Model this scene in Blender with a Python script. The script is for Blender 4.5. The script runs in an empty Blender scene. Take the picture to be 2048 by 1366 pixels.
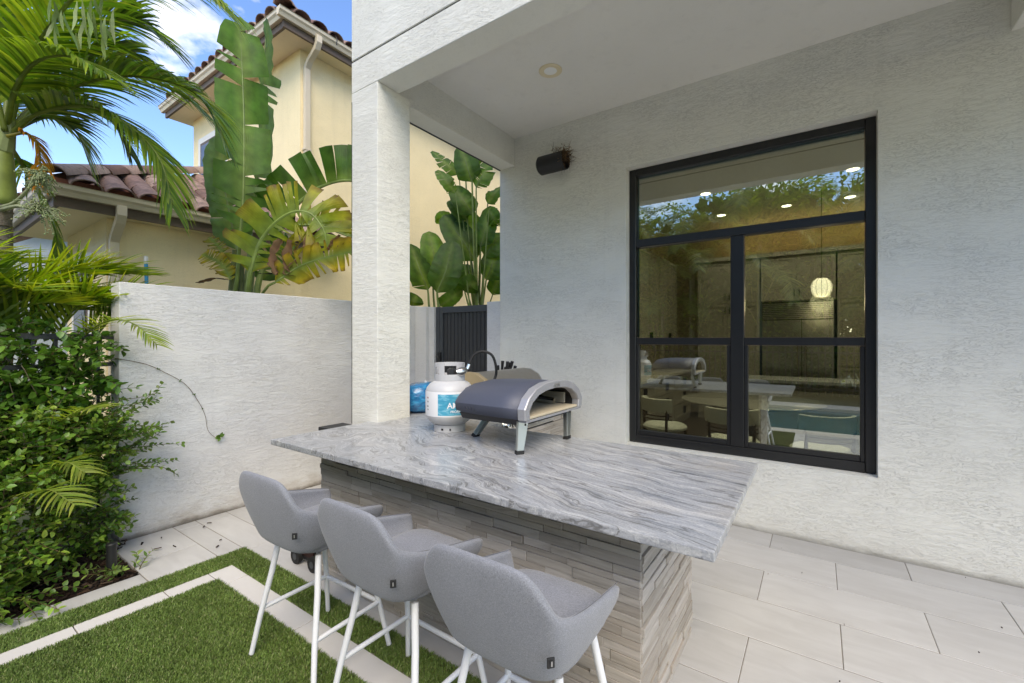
import bpy, bmesh, math, random
import numpy as np
from mathutils import Vector, Matrix
random.seed(7); rng = np.random.default_rng(7)
S = bpy.context.scene
COL = S.collection
R = math.radians

# ------------------------------------------------------------------ camera, sky, sun, exposure
YAW = 0.60694; F = 881.56; CX, CY = 1024.0, 678.6; EYE = 1.5
cam = bpy.data.cameras.new('camera'); cam_o = bpy.data.objects.new('camera', cam); COL.objects.link(cam_o)
cam.sensor_fit = 'HORIZONTAL'; cam.sensor_width = 36.0; cam.lens = 36.0 * F / 2048
cam.shift_y = -(683 - CY) / 2048
cam.clip_start = 0.05; cam.clip_end = 500
cam_o.location = (0, 0, EYE); cam_o.rotation_euler = (R(90), 0, YAW)
S.camera = cam_o

SUN_EL, SUN_AZ = R(50), R(138)          # azimuth clockwise from +Y
w = bpy.data.worlds.new('World'); S.world = w; w.use_nodes = True
wt = w.node_tree; wt.nodes.clear()
def wn(t, **k):
    n = wt.nodes.new(t)
    for a, b in k.items(): setattr(n, a, b)
    return n
out = wn('ShaderNodeOutputWorld'); bg = wn('ShaderNodeBackground'); bg.inputs['Strength'].default_value = 0.15
sky = wn('ShaderNodeTexSky', sky_type='NISHITA', sun_disc=False, sun_elevation=SUN_EL, sun_rotation=SUN_AZ,
         air_density=1.0, dust_density=0.3, ozone_density=3.0)
tc = wn('ShaderNodeTexCoord'); mp = wn('ShaderNodeMapping'); mp.inputs['Scale'].default_value = (1, 1, 1.9)
mp.inputs['Location'].default_value = (0.35, 0.1, 0.0)
nz = wn('ShaderNodeTexNoise'); nz.inputs['Scale'].default_value = 3.2; nz.inputs['Detail'].default_value = 9; nz.inputs['Roughness'].default_value = 0.55
rp = wn('ShaderNodeValToRGB'); rp.color_ramp.elements[0].position = 0.545; rp.color_ramp.elements[1].position = 0.72
mx = wn('ShaderNodeMix', data_type='RGBA'); mx.inputs[7].default_value = (6.6, 6.4, 6.2, 1)
wt.links.new(tc.outputs['Generated'], mp.inputs['Vector']); wt.links.new(mp.outputs[0], nz.inputs['Vector'])
wt.links.new(nz.outputs['Fac'], rp.inputs[0]); wt.links.new(rp.outputs[0], mx.inputs[0])
hs_ = wn('ShaderNodeHueSaturation'); hs_.inputs['Saturation'].default_value = 1.18; hs_.inputs['Hue'].default_value = .512; wt.links.new(sky.outputs[0], hs_.inputs['Color']); wt.links.new(hs_.outputs[0], mx.inputs[6]); wt.links.new(mx.outputs[2], bg.inputs['Color']); wt.links.new(bg.outputs[0], out.inputs[0])

sl = bpy.data.lights.new('sun', 'SUN'); sl.energy = 1.35; sl.angle = R(42); sl.color = (1.0, 0.94, 0.86)
so = bpy.data.objects.new('sun', sl); COL.objects.link(so)
sdir = Vector((math.sin(SUN_AZ) * math.cos(SUN_EL), math.cos(SUN_AZ) * math.cos(SUN_EL), math.sin(SUN_EL)))
so.rotation_euler = sdir.to_track_quat('Z', 'Y').to_euler(); so.location = (0, -6, 12)
S.view_settings.view_transform = 'Standard'; S.view_settings.look = 'None'
S.view_settings.exposure = 1.45; S.view_settings.use_white_balance = True; S.view_settings.white_balance_temperature = 7800; S.view_settings.white_balance_tint = 6; S.view_settings.gamma = 1.0; S.view_settings.use_curve_mapping = False
S.render.engine = 'CYCLES'; S.cycles.use_denoising = True
S.cycles.max_bounces = 10; S.cycles.diffuse_bounces = 5; S.cycles.transparent_max_bounces = 12

# ------------------------------------------------------------------ helpers
FW = Vector((-math.sin(YAW), math.cos(YAW), 0)); RT = Vector((math.cos(YAW), math.sin(YAW), 0))
def P(x, y, d):
    """a point seen at (x, y) of the photograph, d metres deep"""
    return Vector((0, 0, EYE)) + FW * d + RT * ((x - CX) / F * d) + Vector((0, 0, -(y - CY) / F * d))

class NT:
    def __init__(s, name):
        s.m = bpy.data.materials.new(name); s.m.use_nodes = True; s.t = s.m.node_tree
        s.b = s.t.nodes['Principled BSDF']; s.out = s.t.nodes['Material Output']
        s.oc = None
    def n(s, typ, props=None, **inp):
        nd = s.t.nodes.new('ShaderNode' + typ)
        for k, v in (props or {}).items(): setattr(nd, k, v)
        for k, v in inp.items():
            s.set(nd.inputs[int(k[1:]) if k[0] == '_' else k.replace('_', ' ')], v)
        return nd
    def set(s, sock, v):
        if hasattr(v, 'bl_idname') and hasattr(v, 'outputs'): v = v.outputs[0]
        if isinstance(v, bpy.types.NodeSocket): s.t.links.new(v, sock)
        else: sock.default_value = v
    def co(s, scale=(1, 1, 1), rot=(0, 0, 0), kind='Object'):
        if s.oc is None: s.oc = s.t.nodes.new('ShaderNodeTexCoord')
        m = s.n('Mapping'); s.t.links.new(s.oc.outputs[kind], m.inputs['Vector'])
        m.inputs['Scale'].default_value = scale; m.inputs['Rotation'].default_value = rot
        return m.outputs[0]
    def noise(s, vec, scale, detail=4, rough=.5, dist=0):
        return s.n('TexNoise', Vector=vec, Scale=scale, Detail=detail, Roughness=rough, Distortion=dist).outputs['Fac']
    def ramp(s, fac, stops, interp='LINEAR'):
        r = s.n('ValToRGB'); s.set(r.inputs[0], fac); cr = r.color_ramp; cr.interpolation = interp
        while len(cr.elements) < len(stops): cr.elements.new(.5)
        for e, (p, c) in zip(cr.elements, stops):
            e.position = p; e.color = (c, c, c, 1) if isinstance(c, (int, float)) else (*c, 1)
        return r.outputs[0]
    def math(s, op, a, b=0.0, c=None):
        m = s.n('Math', {'operation': op}); s.set(m.inputs[0], a); s.set(m.inputs[1], b)
        if c is not None: s.set(m.inputs[2], c)
        return m.outputs[0]
    def mix(s, fac, a, b, blend='MIX'):
        m = s.n('Mix', {'data_type': 'RGBA', 'blend_type': blend}); s.set(m.inputs[0], fac)
        for i, v in ((6, a), (7, b)):
            s.set(m.inputs[i], (*v, 1) if isinstance(v, tuple) and len(v) == 3 else v)
        return m.outputs[2]
    def base(s, v): s.set(s.b.inputs['Base Color'], (*v, 1) if isinstance(v, tuple) and len(v) == 3 else v)
    def rough(s, v): s.set(s.b.inputs['Roughness'], v)
    def bump(s, h, strength=.5, dist=.01):
        b = s.n('Bump', Height=h, Strength=strength, Distance=dist); s.set(s.b.inputs['Normal'], b.outputs[0])
    def rand(s): return s.n('ObjectInfo').outputs['Random']
    def attr(s, name='tint'): return s.n('Attribute', {'attribute_name': name}).outputs['Color']

def simple(name, c, rough=.5, metal=0.0, bump=None, var=0.0, coat=0.0, spec=None):
    m = NT(name)
    if var:
        f = m.noise(m.co(), bump[0] * .3 if bump else 6, 4)
        m.base(m.mix(f, tuple(x * (1 - var) for x in c), tuple(min(1, x * (1 + var)) for x in c)))
    else: m.base(c)
    m.rough(rough); m.b.inputs['Metallic'].default_value = metal
    if coat: m.b.inputs['Coat Weight'].default_value = coat
    if spec is not None: m.b.inputs['Specular IOR Level'].default_value = spec
    if bump: m.bump(m.noise(m.co(), bump[0], 5, .6), bump[1], bump[2])
    return m.m

def stucco(name, c, stain=0.0, k=1.0):
    m = NT(name)
    a = m.noise(m.co((1, 1, 4.4)), 8.5, 5, .56, .55)
    warp = m.noise(m.co((1, 1, 1.6)), 3.0, 4)
    b = m.noise(m.co((1, 1, 3.0)), 30, 4, .6, .8)
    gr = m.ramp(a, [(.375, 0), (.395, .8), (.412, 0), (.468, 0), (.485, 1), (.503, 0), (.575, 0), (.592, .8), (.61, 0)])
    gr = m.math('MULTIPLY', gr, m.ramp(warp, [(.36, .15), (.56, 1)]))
    h2 = m.ramp(b, [(.40, 0), (.52, .7), (.6, 1)])
    h = m.math('MULTIPLY_ADD', a, 1.6, m.math('MULTIPLY', gr, -.9)); h = m.math('MULTIPLY_ADD', h2, .16, h)
    fine = m.noise(m.co(), 160, 3)
    h = m.math('MULTIPLY_ADD', fine, .10, h)
    flat = m.math('SUBTRACT', 1.0, m.math('MULTIPLY', m.math('ABSOLUTE', m.n('SeparateXYZ', Vector=m.n('NewGeometry').outputs['Normal']).outputs[2]), .8))
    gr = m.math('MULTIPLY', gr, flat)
    m.bump(h, m.math('MULTIPLY', flat, .5 * k), .009)
    big = m.noise(m.co(), 1.1, 5, .6)
    drip = m.ramp(m.noise(m.co((7, 7, .35)), 1.3, 5, .65), [(.56, 0), (.72, 1)])
    col = m.mix(big, tuple(x * .90 for x in c), tuple(min(1, x * 1.08) for x in c))
    col = m.mix(m.math('MULTIPLY', drip, .13), col, tuple(x * .62 for x in c))
    pit = m.ramp(m.noise(m.co((1, 1, 1.6)), 26, 4, .7), [(.25, 1), (.31, 0)])
    col = m.mix(m.math('MULTIPLY', pit, .35), col, tuple(x * .45 for x in c))
    if stain:
        z = m.n('SeparateXYZ', Vector=m.co()).outputs[2]
        sn = m.noise(m.co((1.5, 1.5, 3)), 3.5, 6, .7)
        lim = m.math('MULTIPLY_ADD', sn, .34, -.05)
        f = m.n('MapRange', _0=m.math('SUBTRACT', lim, z), _1=-.03, _2=.14).outputs[0]
        col = m.mix(m.math('MULTIPLY', f, .62 * stain), col, (.33, .26, .18))
        f2 = m.n('MapRange', _0=m.math('SUBTRACT', m.math('MULTIPLY', sn, .07), z), _1=-.01, _2=.03).outputs[0]
        col = m.mix(m.math('MULTIPLY', f2, .4 + .35 * stain), col, (.09, .075, .055))
    col = m.mix(m.math('MULTIPLY', gr, .30 * k), col, tuple(x * .38 for x in c))  # thin shadow lines of the grooves, painted into the colour
    m.base(col); m.rough(.85); m.b.inputs['Specular IOR Level'].default_value = .25
    return m.m

def foliage(name, trans=.25, rough=.42, spec=.5, vein=0):
    m = NT(name)
    col = m.attr('tint')
    n = m.noise(m.co(), 9, 3)
    col = m.mix(.9, col, m.ramp(n, [(.25, .62), (.75, 1.28)]), 'MULTIPLY')
    m.base(col); m.rough(rough); m.b.inputs['Specular IOR Level'].default_value = spec
    tr = m.n('BsdfTranslucent', Color=m.mix(1.0, col, (1.5, 1.6, .6), 'MULTIPLY'))
    mx = m.n('MixShader', _0=trans); m.t.links.new(m.b.outputs[0], mx.inputs[1]); m.t.links.new(tr.outputs[0], mx.inputs[2])
    m.t.links.new(mx.outputs[0], m.out.inputs[0])
    if vein:
        al = m.n('Attribute', {'attribute_name': 'tint'}).outputs['Alpha']
        rib = m.math('SINE', m.math('MULTIPLY', al, vein)); m.bump(m.math('MULTIPLY_ADD', m.noise(m.co(), 11, 3), 4.0, rib), .2, .004)
    return m.m

class MB:
    """collects verts, faces and a tint per vertex; build() links ONE mesh object"""
    def __init__(s): s.v = []; s.f = []; s.c = []; s.cur = (1, 1, 1)
    def vert(s, p, c=None): s.v.append(tuple(p)); s.c.append(c or s.cur); return len(s.v) - 1
    def face(s, *i): s.f.append(tuple(i))
    def box(s, x0, x1, y0, y1, z0, z1):
        i = [s.vert(p) for p in ((x0, y0, z0), (x1, y0, z0), (x1, y1, z0), (x0, y1, z0), (x0, y0, z1), (x1, y0, z1), (x1, y1, z1), (x0, y1, z1))]
        for q in ((0, 3, 2, 1), (4, 5, 6, 7), (0, 1, 5, 4), (1, 2, 6, 5), (2, 3, 7, 6), (3, 0, 4, 7)): s.face(*[i[k] for k in q])
        return s
    def tube(s, pts, r, n=8, caps=True, c=None):
        pts = [Vector(p) for p in pts]; rs = r if isinstance(r, (list, tuple)) else [r] * len(pts)
        t0 = (pts[1] - pts[0]).normalized(); u = t0.orthogonal().normalized(); rings = []
        for k, p in enumerate(pts):
            t = (pts[min(k + 1, len(pts) - 1)] - pts[max(k - 1, 0)]).normalized()
            u = (u - t * u.dot(t)).normalized(); v = t.cross(u)
            rings.append([s.vert(p + (u * math.cos(a) + v * math.sin(a)) * rs[k], c) for a in [2 * math.pi * j / n for j in range(n)]])
        for A, B in zip(rings, rings[1:]):
            for j in range(n): s.face(A[j], A[(j + 1) % n], B[(j + 1) % n], B[j])
        if caps: s.face(*rings[0][::-1]); s.face(*rings[-1])
        return s
    def lathe(s, prof, o=(0, 0, 0), n=24, caps=True, a0=0, a1=2 * math.pi):
        full = abs(a1 - a0 - 2 * math.pi) < 1e-6; m = n if full else n + 1; rings = []
        for r, z in prof:
            rings.append([s.vert((o[0] + r * math.cos(a0 + (a1 - a0) * j / n), o[1] + r * math.sin(a0 + (a1 - a0) * j / n), o[2] + z)) for j in range(m)])
        for A, B in zip(rings, rings[1:]):
            for j in range(n): s.face(A[j], A[(j + 1) % m], B[(j + 1) % m], B[j])
        if caps and full: s.face(*rings[0][::-1]); s.face(*rings[-1])
        return s
    def prism(s, poly, axis, a, b):
        """poly: 2D outline; extruded along axis ('x': (y,z), 'y': (x,z), 'z': (x,y)) from a to b"""
        def mk(p, t): return {'x': (t, p[0], p[1]), 'y': (p[0], t, p[1]), 'z': (p[0], p[1], t)}[axis]
        A = [s.vert(mk(p, a)) for p in poly]; B = [s.vert(mk(p, b)) for p in poly]; n = len(poly)
        s.face(*A[::-1]); s.face(*B)
        for j in range(n): s.face(A[j], A[(j + 1) % n], B[(j + 1) % n], B[j])
        return s
    def ball(s, o, r, n=8, m=5):
        rings = [[s.vert((o[0] + r * math.sin(math.pi * i / m) * math.cos(2 * math.pi * j / n), o[1] + r * math.sin(math.pi * i / m) * math.sin(2 * math.pi * j / n), o[2] + r * math.cos(math.pi * i / m))) for j in range(n)] for i in range(1, m)]
        a = s.vert((o[0], o[1], o[2] + r)); b = s.vert((o[0], o[1], o[2] - r))
        for A, B in zip(rings, rings[1:]):
            for j in range(n): s.face(A[j], B[j], B[(j + 1) % n], A[(j + 1) % n])
        for j in range(n): s.face(a, rings[0][j], rings[0][(j + 1) % n]); s.face(b, rings[-1][(j + 1) % n], rings[-1][j])
        return s
    def mesh(s, name, m, smooth=False, bevel=0, segs=2, tint=False):
        me = bpy.data.meshes.new(name); me.from_pydata(s.v, [], s.f)
        if tint:
            at = me.attributes.new('tint', 'FLOAT_COLOR', 'POINT')
            at.data.foreach_set('color', np.array([c if len(c) == 4 else (*c, 1) for c in s.c], 'f').ravel())
        if m: me.materials.append(m)
        bm = bmesh.new(); bm.from_mesh(me); bmesh.ops.recalc_face_normals(bm, faces=bm.faces[:]) if not tint else None
        if bevel:
            es = [e for e in bm.edges if len(e.link_faces) == 2 and e.calc_face_angle(0) > .6]
            bmesh.ops.bevel(bm, geom=es, offset=bevel, segments=segs, affect='EDGES', profile=.6, clamp_overlap=True)
        bm.to_mesh(me); bm.free()
        if smooth:
            me.polygons.foreach_set('use_smooth', [True] * len(me.polygons))
            if smooth != 'all': me.set_sharp_from_angle(angle=R(smooth if smooth is not True else 35))
        return me
    def build(s, name, m, parent=None, smooth=False, bevel=0, segs=2, tint=False, local=False):
        return link(name, s.mesh(name, m, smooth, bevel, segs, tint), parent, local)

def link(name, data, parent=None, local=False, loc=None, rot=None):
    o = bpy.data.objects.new(name, data); COL.objects.link(o)
    if loc is not None: o.location = loc
    if rot is not None: o.rotation_euler = rot
    if parent:
        o.parent = parent
        if not local: o.location = Vector(o.location) - world_loc(parent)
    return o
def world_loc(o):
    l = Vector((0, 0, 0))
    while o: l += Vector(o.location); o = o.parent
    return l
def tag(o, label=None, cat=None, group=None, kind=None):
    for k, v in (('label', label), ('category', cat), ('group', group), ('kind', kind)):
        if v: o[k] = v
    return o
def thing(name, label, cat, loc=(0, 0, 0), group=None):
    o = bpy.data.objects.new(name, None); COL.objects.link(o); o.location = loc; o.empty_display_size = .1
    return tag(o, label, cat, group)
def kids(o): return [c for c in COL.objects if c.parent == o]
def copy_tree(o, parent=None):
    c = o.copy(); COL.objects.link(c); c.parent = parent
    for ch in kids(o): copy_tree(ch, c)
    return c
def text_mesh(txt, size, extrude, m, bold=False):
    cu = bpy.data.curves.new('lettering', 'FONT'); cu.body = txt; cu.size = size; cu.extrude = extrude; cu.align_x = 'CENTER'; cu.align_y = 'CENTER'
    if bold: cu.offset = size * .02
    o = bpy.data.objects.new('lettering', cu); COL.objects.link(o); dg = bpy.context.evaluated_depsgraph_get(); dg.update()
    me = bpy.data.meshes.new_from_object(o.evaluated_get(dg)); bpy.data.objects.remove(o); me.materials.clear(); me.materials.append(m); return me
def curve(ctrl, n):
    """Catmull-Rom through the control points, n samples"""
    c = [Vector(p) for p in ctrl]; c = [c[0] * 2 - c[1]] + c + [c[-1] * 2 - c[-2]]; out = []
    m = len(c) - 3
    for i in range(n):
        t = i / (n - 1) * m; k = min(int(t), m - 1); t -= k; a, b, d, e = c[k:k + 4]
        out.append(.5 * ((2 * b) + (d - a) * t + (2 * a - 5 * b + 4 * d - e) * t * t + (3 * b - a - 3 * d + e) * t ** 3))
    return out

# ------------------------------------------------------------------ materials
HOUSE_C = (.78, .768, .70)
M = {}
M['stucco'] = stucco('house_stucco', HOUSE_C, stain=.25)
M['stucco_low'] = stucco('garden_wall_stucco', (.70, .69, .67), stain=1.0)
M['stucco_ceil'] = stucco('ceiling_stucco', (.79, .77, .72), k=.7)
M['smooth_white'] = simple('painted_reveal', (.66, .64, .6), .7, bump=(60, .15, .002), var=.05)
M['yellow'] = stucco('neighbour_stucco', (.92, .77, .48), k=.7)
M['joint'] = simple('joint_gap', (.05, .05, .048), .9)
M['black'] = simple('black_aluminium', (.018, .018, .018), .38, bump=(90, .06, .001), var=.15)
M['black_plastic'] = simple('black_plastic', (.014, .014, .015), .5, bump=(80, .1, .001), var=.2)
M['gate'] = simple('charcoal_gate', (.035, .036, .037), .5, bump=(50, .1, .001), var=.2)
M['gate_frame'] = simple('charcoal_frame', (.05, .056, .062), .42, bump=(60, .06, .001), var=.15)
M['white_metal'] = simple('white_powder_coat', (.74, .75, .77), .38, bump=(200, .05, .0005), var=.04)
M['steel'] = simple('stainless', (.55, .54, .52), .28, 1.0, bump=(40, .05, .001), var=.12)
M['chrome'] = simple('polished_steel', (.72, .72, .7), .16, 1.0)
M['rubber'] = simple('black_rubber', (.012, .012, .012), .7)
M['mulch_soil'] = simple('mulch_soil', (.035, .022, .015), .95, bump=(60, .8, .03), var=.5)
M['trim_white'] = simple('white_trim', (.75, .73, .68), .6, bump=(40, .1, .001), var=.06)
M['gutter'] = simple('cream_gutter', (.66, .57, .43), .4, bump=(30, .05, .002), var=.06)
M['fascia'] = simple('brown_fascia', (.12, .085, .06), .6, bump=(30, .1, .002), var=.15)
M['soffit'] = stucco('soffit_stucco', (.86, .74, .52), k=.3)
M['palm_leaf'] = foliage('palm_leaf', .4, .4, .45)
M['big_leaf'] = foliage('banana_leaf', .48, .44, .4, vein=430)
M['small_leaf'] = foliage('hedge_leaf', .22, .38, .5)
M['glow_leaf'] = foliage('thin_tree_leaf', .5, .5, .3)
M['stem'] = foliage('green_stem', .03, .5, .4)

def m_tile():
    m = NT('porcelain_tile'); r = m.rand()
    v = m.n('VectorMath', {'operation': 'ADD'}, _0=m.co(), _1=m.n('CombineXYZ', X=m.math('MULTIPLY', r, 13), Y=m.math('MULTIPLY', r, 7), Z=0.0).outputs[0]).outputs[0]
    a = m.noise(m.n('Mapping', Vector=v, Scale=(1.2, 5, 1)).outputs[0], 2.3, 7, .6, .8)
    col = m.ramp(a, [(.3, (.415, .404, .392)), (.52, (.455, .446, .434)), (.7, (.49, .482, .47))])
    col = m.mix(1.0, col, m.ramp(r, [(0, .88), (1, 1.08)]), 'MULTIPLY')
    wm_ = m.noise(m.co(), 1.7, 6, .65); col = m.mix(m.math('MULTIPLY', m.ramp(wm_, [(.52, 0), (.7, 1)]), .16), col, (.27, .25, .22))
    sp = m.ramp(m.noise(v, 55, 3, .7), [(.27, 1), (.33, 0)])
    col = m.mix(m.math('MULTIPLY', sp, .18), col, (.3, .27, .23))
    m.base(col); m.rough(m.ramp(a, [(.2, .45), (.8, .62)])); m.bump(m.noise(v, 120, 3), .12, .001); return m.m
M['tile'] = m_tile()
M['grout'] = simple('grout', (.22, .20, .175), .9, bump=(90, .3, .003), var=.3)
def m_turf():
    m = NT('turf_blade'); col = m.attr('tint'); big = m.noise(m.co(), 3.1, 4)
    col = m.mix(1.0, col, m.ramp(big, [(.3, .8), (.7, 1.2)]), 'MULTIPLY')
    m.base(col); m.rough(.45); m.b.inputs['Specular IOR Level'].default_value = .3; return m.m
M['turf'] = m_turf()
M['turf_base'] = simple('turf_backing', (.03, .042, .014), .95, bump=(200, .6, .01), var=.4)

def m_granite():
    m = NT('swirled_granite'); co = m.co(); sx = m.n('SeparateXYZ', Vector=co)
    x, y, z = sx.outputs
    amp = m.n('MapRange', _0=x, _1=-2.5, _2=-.5, _3=.46, _4=.05).outputs[0]
    w1 = m.math('SUBTRACT', m.noise(m.co((1, 1, .3)), 1.55, 3, .5, .9), .5)
    w2 = m.math('SUBTRACT', m.noise(m.co((1.2, 1.6, 1)), 5.5, 3, .5, .6), .5)
    yy = m.math('ADD', m.math('MULTIPLY_ADD', x, .22, y), m.math('MULTIPLY', w1, m.math('MULTIPLY', amp, 2.6)))
    yy = m.math('MULTIPLY_ADD', w2, m.math('MULTIPLY_ADD', amp, .22, .008), yy)
    def vec(ax, ay): return m.n('CombineXYZ', X=m.math('MULTIPLY', x, ax), Y=m.math('MULTIPLY', yy, ay), Z=m.math('MULTIPLY', z, 4)).outputs[0]
    a = m.noise(vec(1.1, 11), 1.6, 8, .62, .25)
    col = m.ramp(a, [(.26, (.17, .182, .20)), (.38, (.265, .278, .296)), (.47, (.385, .39, .40)), (.53, (.295, .306, .325)), (.6, (.47, .47, .465)), (.72, (.33, .338, .352))])
    b = m.noise(vec(1.0, 30), 1.5, 6, .6, .2)
    col = m.mix(.45, col, m.ramp(b, [(.3, .5), (.5, 1.0), (.7, 1.28)]), 'MULTIPLY')
    c = m.noise(vec(.9, 9), 1.9, 5, .55, .5)
    rid = m.math('ABSOLUTE', m.math('SUBTRACT', c, .5))
    col = m.mix(m.math('MULTIPLY', m.ramp(rid, [(0, 1), (.012, .7), (.022, 0)]), .7), col, (.10, .095, .085))
    rid2 = m.math('ABSOLUTE', m.math('SUBTRACT', m.noise(vec(1.3, 14), 2.3, 5, .6, .5), .44))
    col = m.mix(m.math('MULTIPLY', m.ramp(rid2, [(0, 1), (.02, 0)]), .55), col, (.6, .6, .59))
    tan = m.ramp(m.noise(co, 3.3, 4), [(.56, 0), (.68, 1)])
    col = m.mix(m.math('MULTIPLY', tan, .12), col, (.52, .43, .31))
    sp = m.noise(co, 130, 3, .7); col = m.mix(.55, col, m.ramp(sp, [(.3, .55), (.5, 1), (.72, 1.25)]), 'MULTIPLY')
    m.base(col); m.rough(.28); m.b.inputs['Coat Weight'].default_value = .06; m.bump(sp, .05, .002); return m.m
M['granite'] = m_granite()
def m_ledger():
    m = NT('ledger_stone'); r = m.rand(); off = m.n('CombineXYZ', X=m.math('MULTIPLY', r, 31), Y=m.math('MULTIPLY', r, 17), Z=m.math('MULTIPLY', r, 11)).outputs[0]
    v = m.n('VectorMath', {'operation': 'ADD'}, _0=m.co(), _1=off).outputs[0]
    a = m.noise(m.n('Mapping', Vector=v, Scale=(2.2, 2.2, 26)).outputs[0], 2.0, 7, .65, .6)
    col = m.ramp(r, [(0, (.28, .245, .205)), (.22, (.40, .362, .318)), (.45, (.34, .30, .255)), (.65, (.44, .40, .36)), (.82, (.37, .325, .28)), (1, (.30, .265, .225))])
    col = m.mix(.85, col, m.ramp(a, [(.25, .62), (.45, .95), (.6, 1.12), (.8, 1.3)]), 'MULTIPLY')
    m.base(col); m.rough(.62); m.bump(m.math('MULTIPLY_ADD', m.noise(v, 70, 4, .7), .4, a), .35, .004); return m.m
M['ledger'] = m_ledger()
M['ledger_core'] = simple('ledger_mortar', (.06, .053, .045), .95, bump=(60, .4, .01), var=.3)
def m_fabric():
    m = NT('grey_heather_fabric')
    a = m.noise(m.co((60, 60, 260)), 3, 4, .7); b = m.noise(m.co((260, 260, 60)), 3, 3, .7)
    f = m.math('MULTIPLY', m.math('ADD', a, b), .5)
    big = m.noise(m.co(), 7, 3)
    col = m.ramp(f, [(.38, (.145, .152, .172)), (.5, (.215, .224, .248)), (.62, (.30, .31, .335))])
    m.base(m.mix(.5, col, m.ramp(big, [(.3, .88), (.7, 1.1)]), 'MULTIPLY')); m.rough(.92)
    m.b.inputs['Sheen Weight'].default_value = .25; m.b.inputs['Specular IOR Level'].default_value = .2
    m.bump(f, .25, .003); return m.m
M['fabric'] = m_fabric()
def m_glass():
    m = NT('window_glass'); lw = m.n('Fresnel', IOR=1.7)
    g = m.n('BsdfGlossy', Color=(.9, .95, .93, 1), Roughness=.0); t = m.n('BsdfTransparent', Color=(.64, .70, .66, 1))
    f = m.math('MULTIPLY_ADD', lw, 1.0, .22)
    mx = m.n('MixShader', _0=f); m.t.links.new(t.outputs[0], mx.inputs[1]); m.t.links.new(g.outputs[0], mx.inputs[2])
    m.t.links.new(mx.outputs[0], m.out.inputs[0]); return m.m
M['glass'] = m_glass()
def emis(name, c, s):
    m = NT(name); m.base(c); m.b.inputs['Emission Color'].default_value = (*c, 1); m.b.inputs['Emission Strength'].default_value = s; return m.m
def m_rooftile():
    m = NT('clay_roof_tile'); r = m.rand()
    col = m.ramp(r, [(0, (.12, .065, .05)), (.3, (.24, .145, .115)), (.55, (.33, .235, .195)), (.8, (.16, .085, .07)), (1, (.38, .29, .245))])
    n = m.noise(m.co(), 9, 6, .7); col = m.mix(.9, col, m.ramp(n, [(.3, .38), (.5, .9), (.65, 1.2)]), 'MULTIPLY'); mo = m.noise(m.co(), 26, 5, .7); col = m.mix(m.math('MULTIPLY', m.ramp(mo, [(.55, 0), (.66, 1)]), .55), col, (.07, .065, .055))
    m.base(col); m.rough(.75); m.bump(n, .3, .01); return m.m
M['rooftile'] = m_rooftile()
M['underlay'] = simple('roof_underlay', (.19, .07, .045), .9, bump=(30, .2, .004), var=.25)
M['blue_glass'] = simple('blue_window', (.015, .025, .06), .08, spec=.8)
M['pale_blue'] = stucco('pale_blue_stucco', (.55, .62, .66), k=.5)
M['trunk'] = simple('palm_trunk', (.2, .175, .14), .9, bump=(25, .5, .02), var=.35)
M['dry'] = foliage('dry_leaf', .15, .8, .2)

# ------------------------------------------------------------------ ground, patio, turf
g = MB(); g.box(-60, 60, -60, 60, -.4, -.12); tag(g.build('ground', simple('lawn_soil', (.06, .075, .03), .95, bump=(3, .5, .05), var=.3)), kind='structure')
patio = MB().box(-4.24, 4.4, .955, 3.94, -.11, -.003)
patio.box(-3.56, -3.38, -.6, .955, -.11, -.0031); patio.box(-.16, 4.4, -.3, .9549, -.11, -.0032); patio.box(-3.206, -.16, -.3, .9549, -.11, -.02)
patio = tag(patio.build('patio', M['grout']), kind='structure')
Y0, DY, DX, GAP = 2.119, .387, .7655, .0048
def slab(x0, x1, y0, y1, m=None, top=0.0, name='tile', parent=None):
    if x1 - x0 < .03 or y1 - y0 < .03: return
    dz = random.uniform(-.0008, .0008)
    MB().box(x0 + GAP * .4, x1 - GAP * .4, y0 + GAP * .62, y1 - GAP * .62, -.02, top + dz).build(name, m or M['tile'], parent or patio, bevel=.0018, segs=1)
def tile_region(x0, x1, y0, y1):
    for k in range(-7, 6):
        a, b = Y0 + DY * k, Y0 + DY * (k + 1)
        a2, b2 = max(a, y0), min(b, y1)
        if b2 - a2 < .02: continue
        off = .095 if k % 2 else .095 - DX / 2
        n0 = math.floor((x0 - off) / DX)
        for n in range(n0, n0 + 16):
            xa, xb = max(off + n * DX, x0), min(off + (n + 1) * DX, x1)
            slab(xa, xb, a2, b2)
tile_region(-4.23, 3.4, 1.502, 3.938)
tile_region(-4.23, -3.382, .96, 1.502)
tile_region(-.16, 3.4, -.28, 1.502)
for k in range(4): slab(-3.555, -3.382, .958 - DY * (k + 1), .958 - DY * k)
M['border'] = simple('white_border_tile', (.60, .575, .545), .55, bump=(14, .06, .001), var=.06)
for k in range(4): slab(-3.206, -3.07, .971 - DY * (k + 1), .971 - DY * k, m=M['border'], name='border_tile')
slab(-3.206, -2.986, 1.208, 1.35, m=M['border'], name='border_tile'); slab(-3.206, -3.07, .971, 1.208, m=M['border'], name='border_tile')
for n in range(4): slab(-2.986 + DX * n, min(-2.986 + DX * (n + 1), -.3), 1.208, 1.35, m=M['border'], name='border_tile')
slab(-.3, -.16, -.28, 1.35, m=M['border'], name='border_tile')

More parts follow.
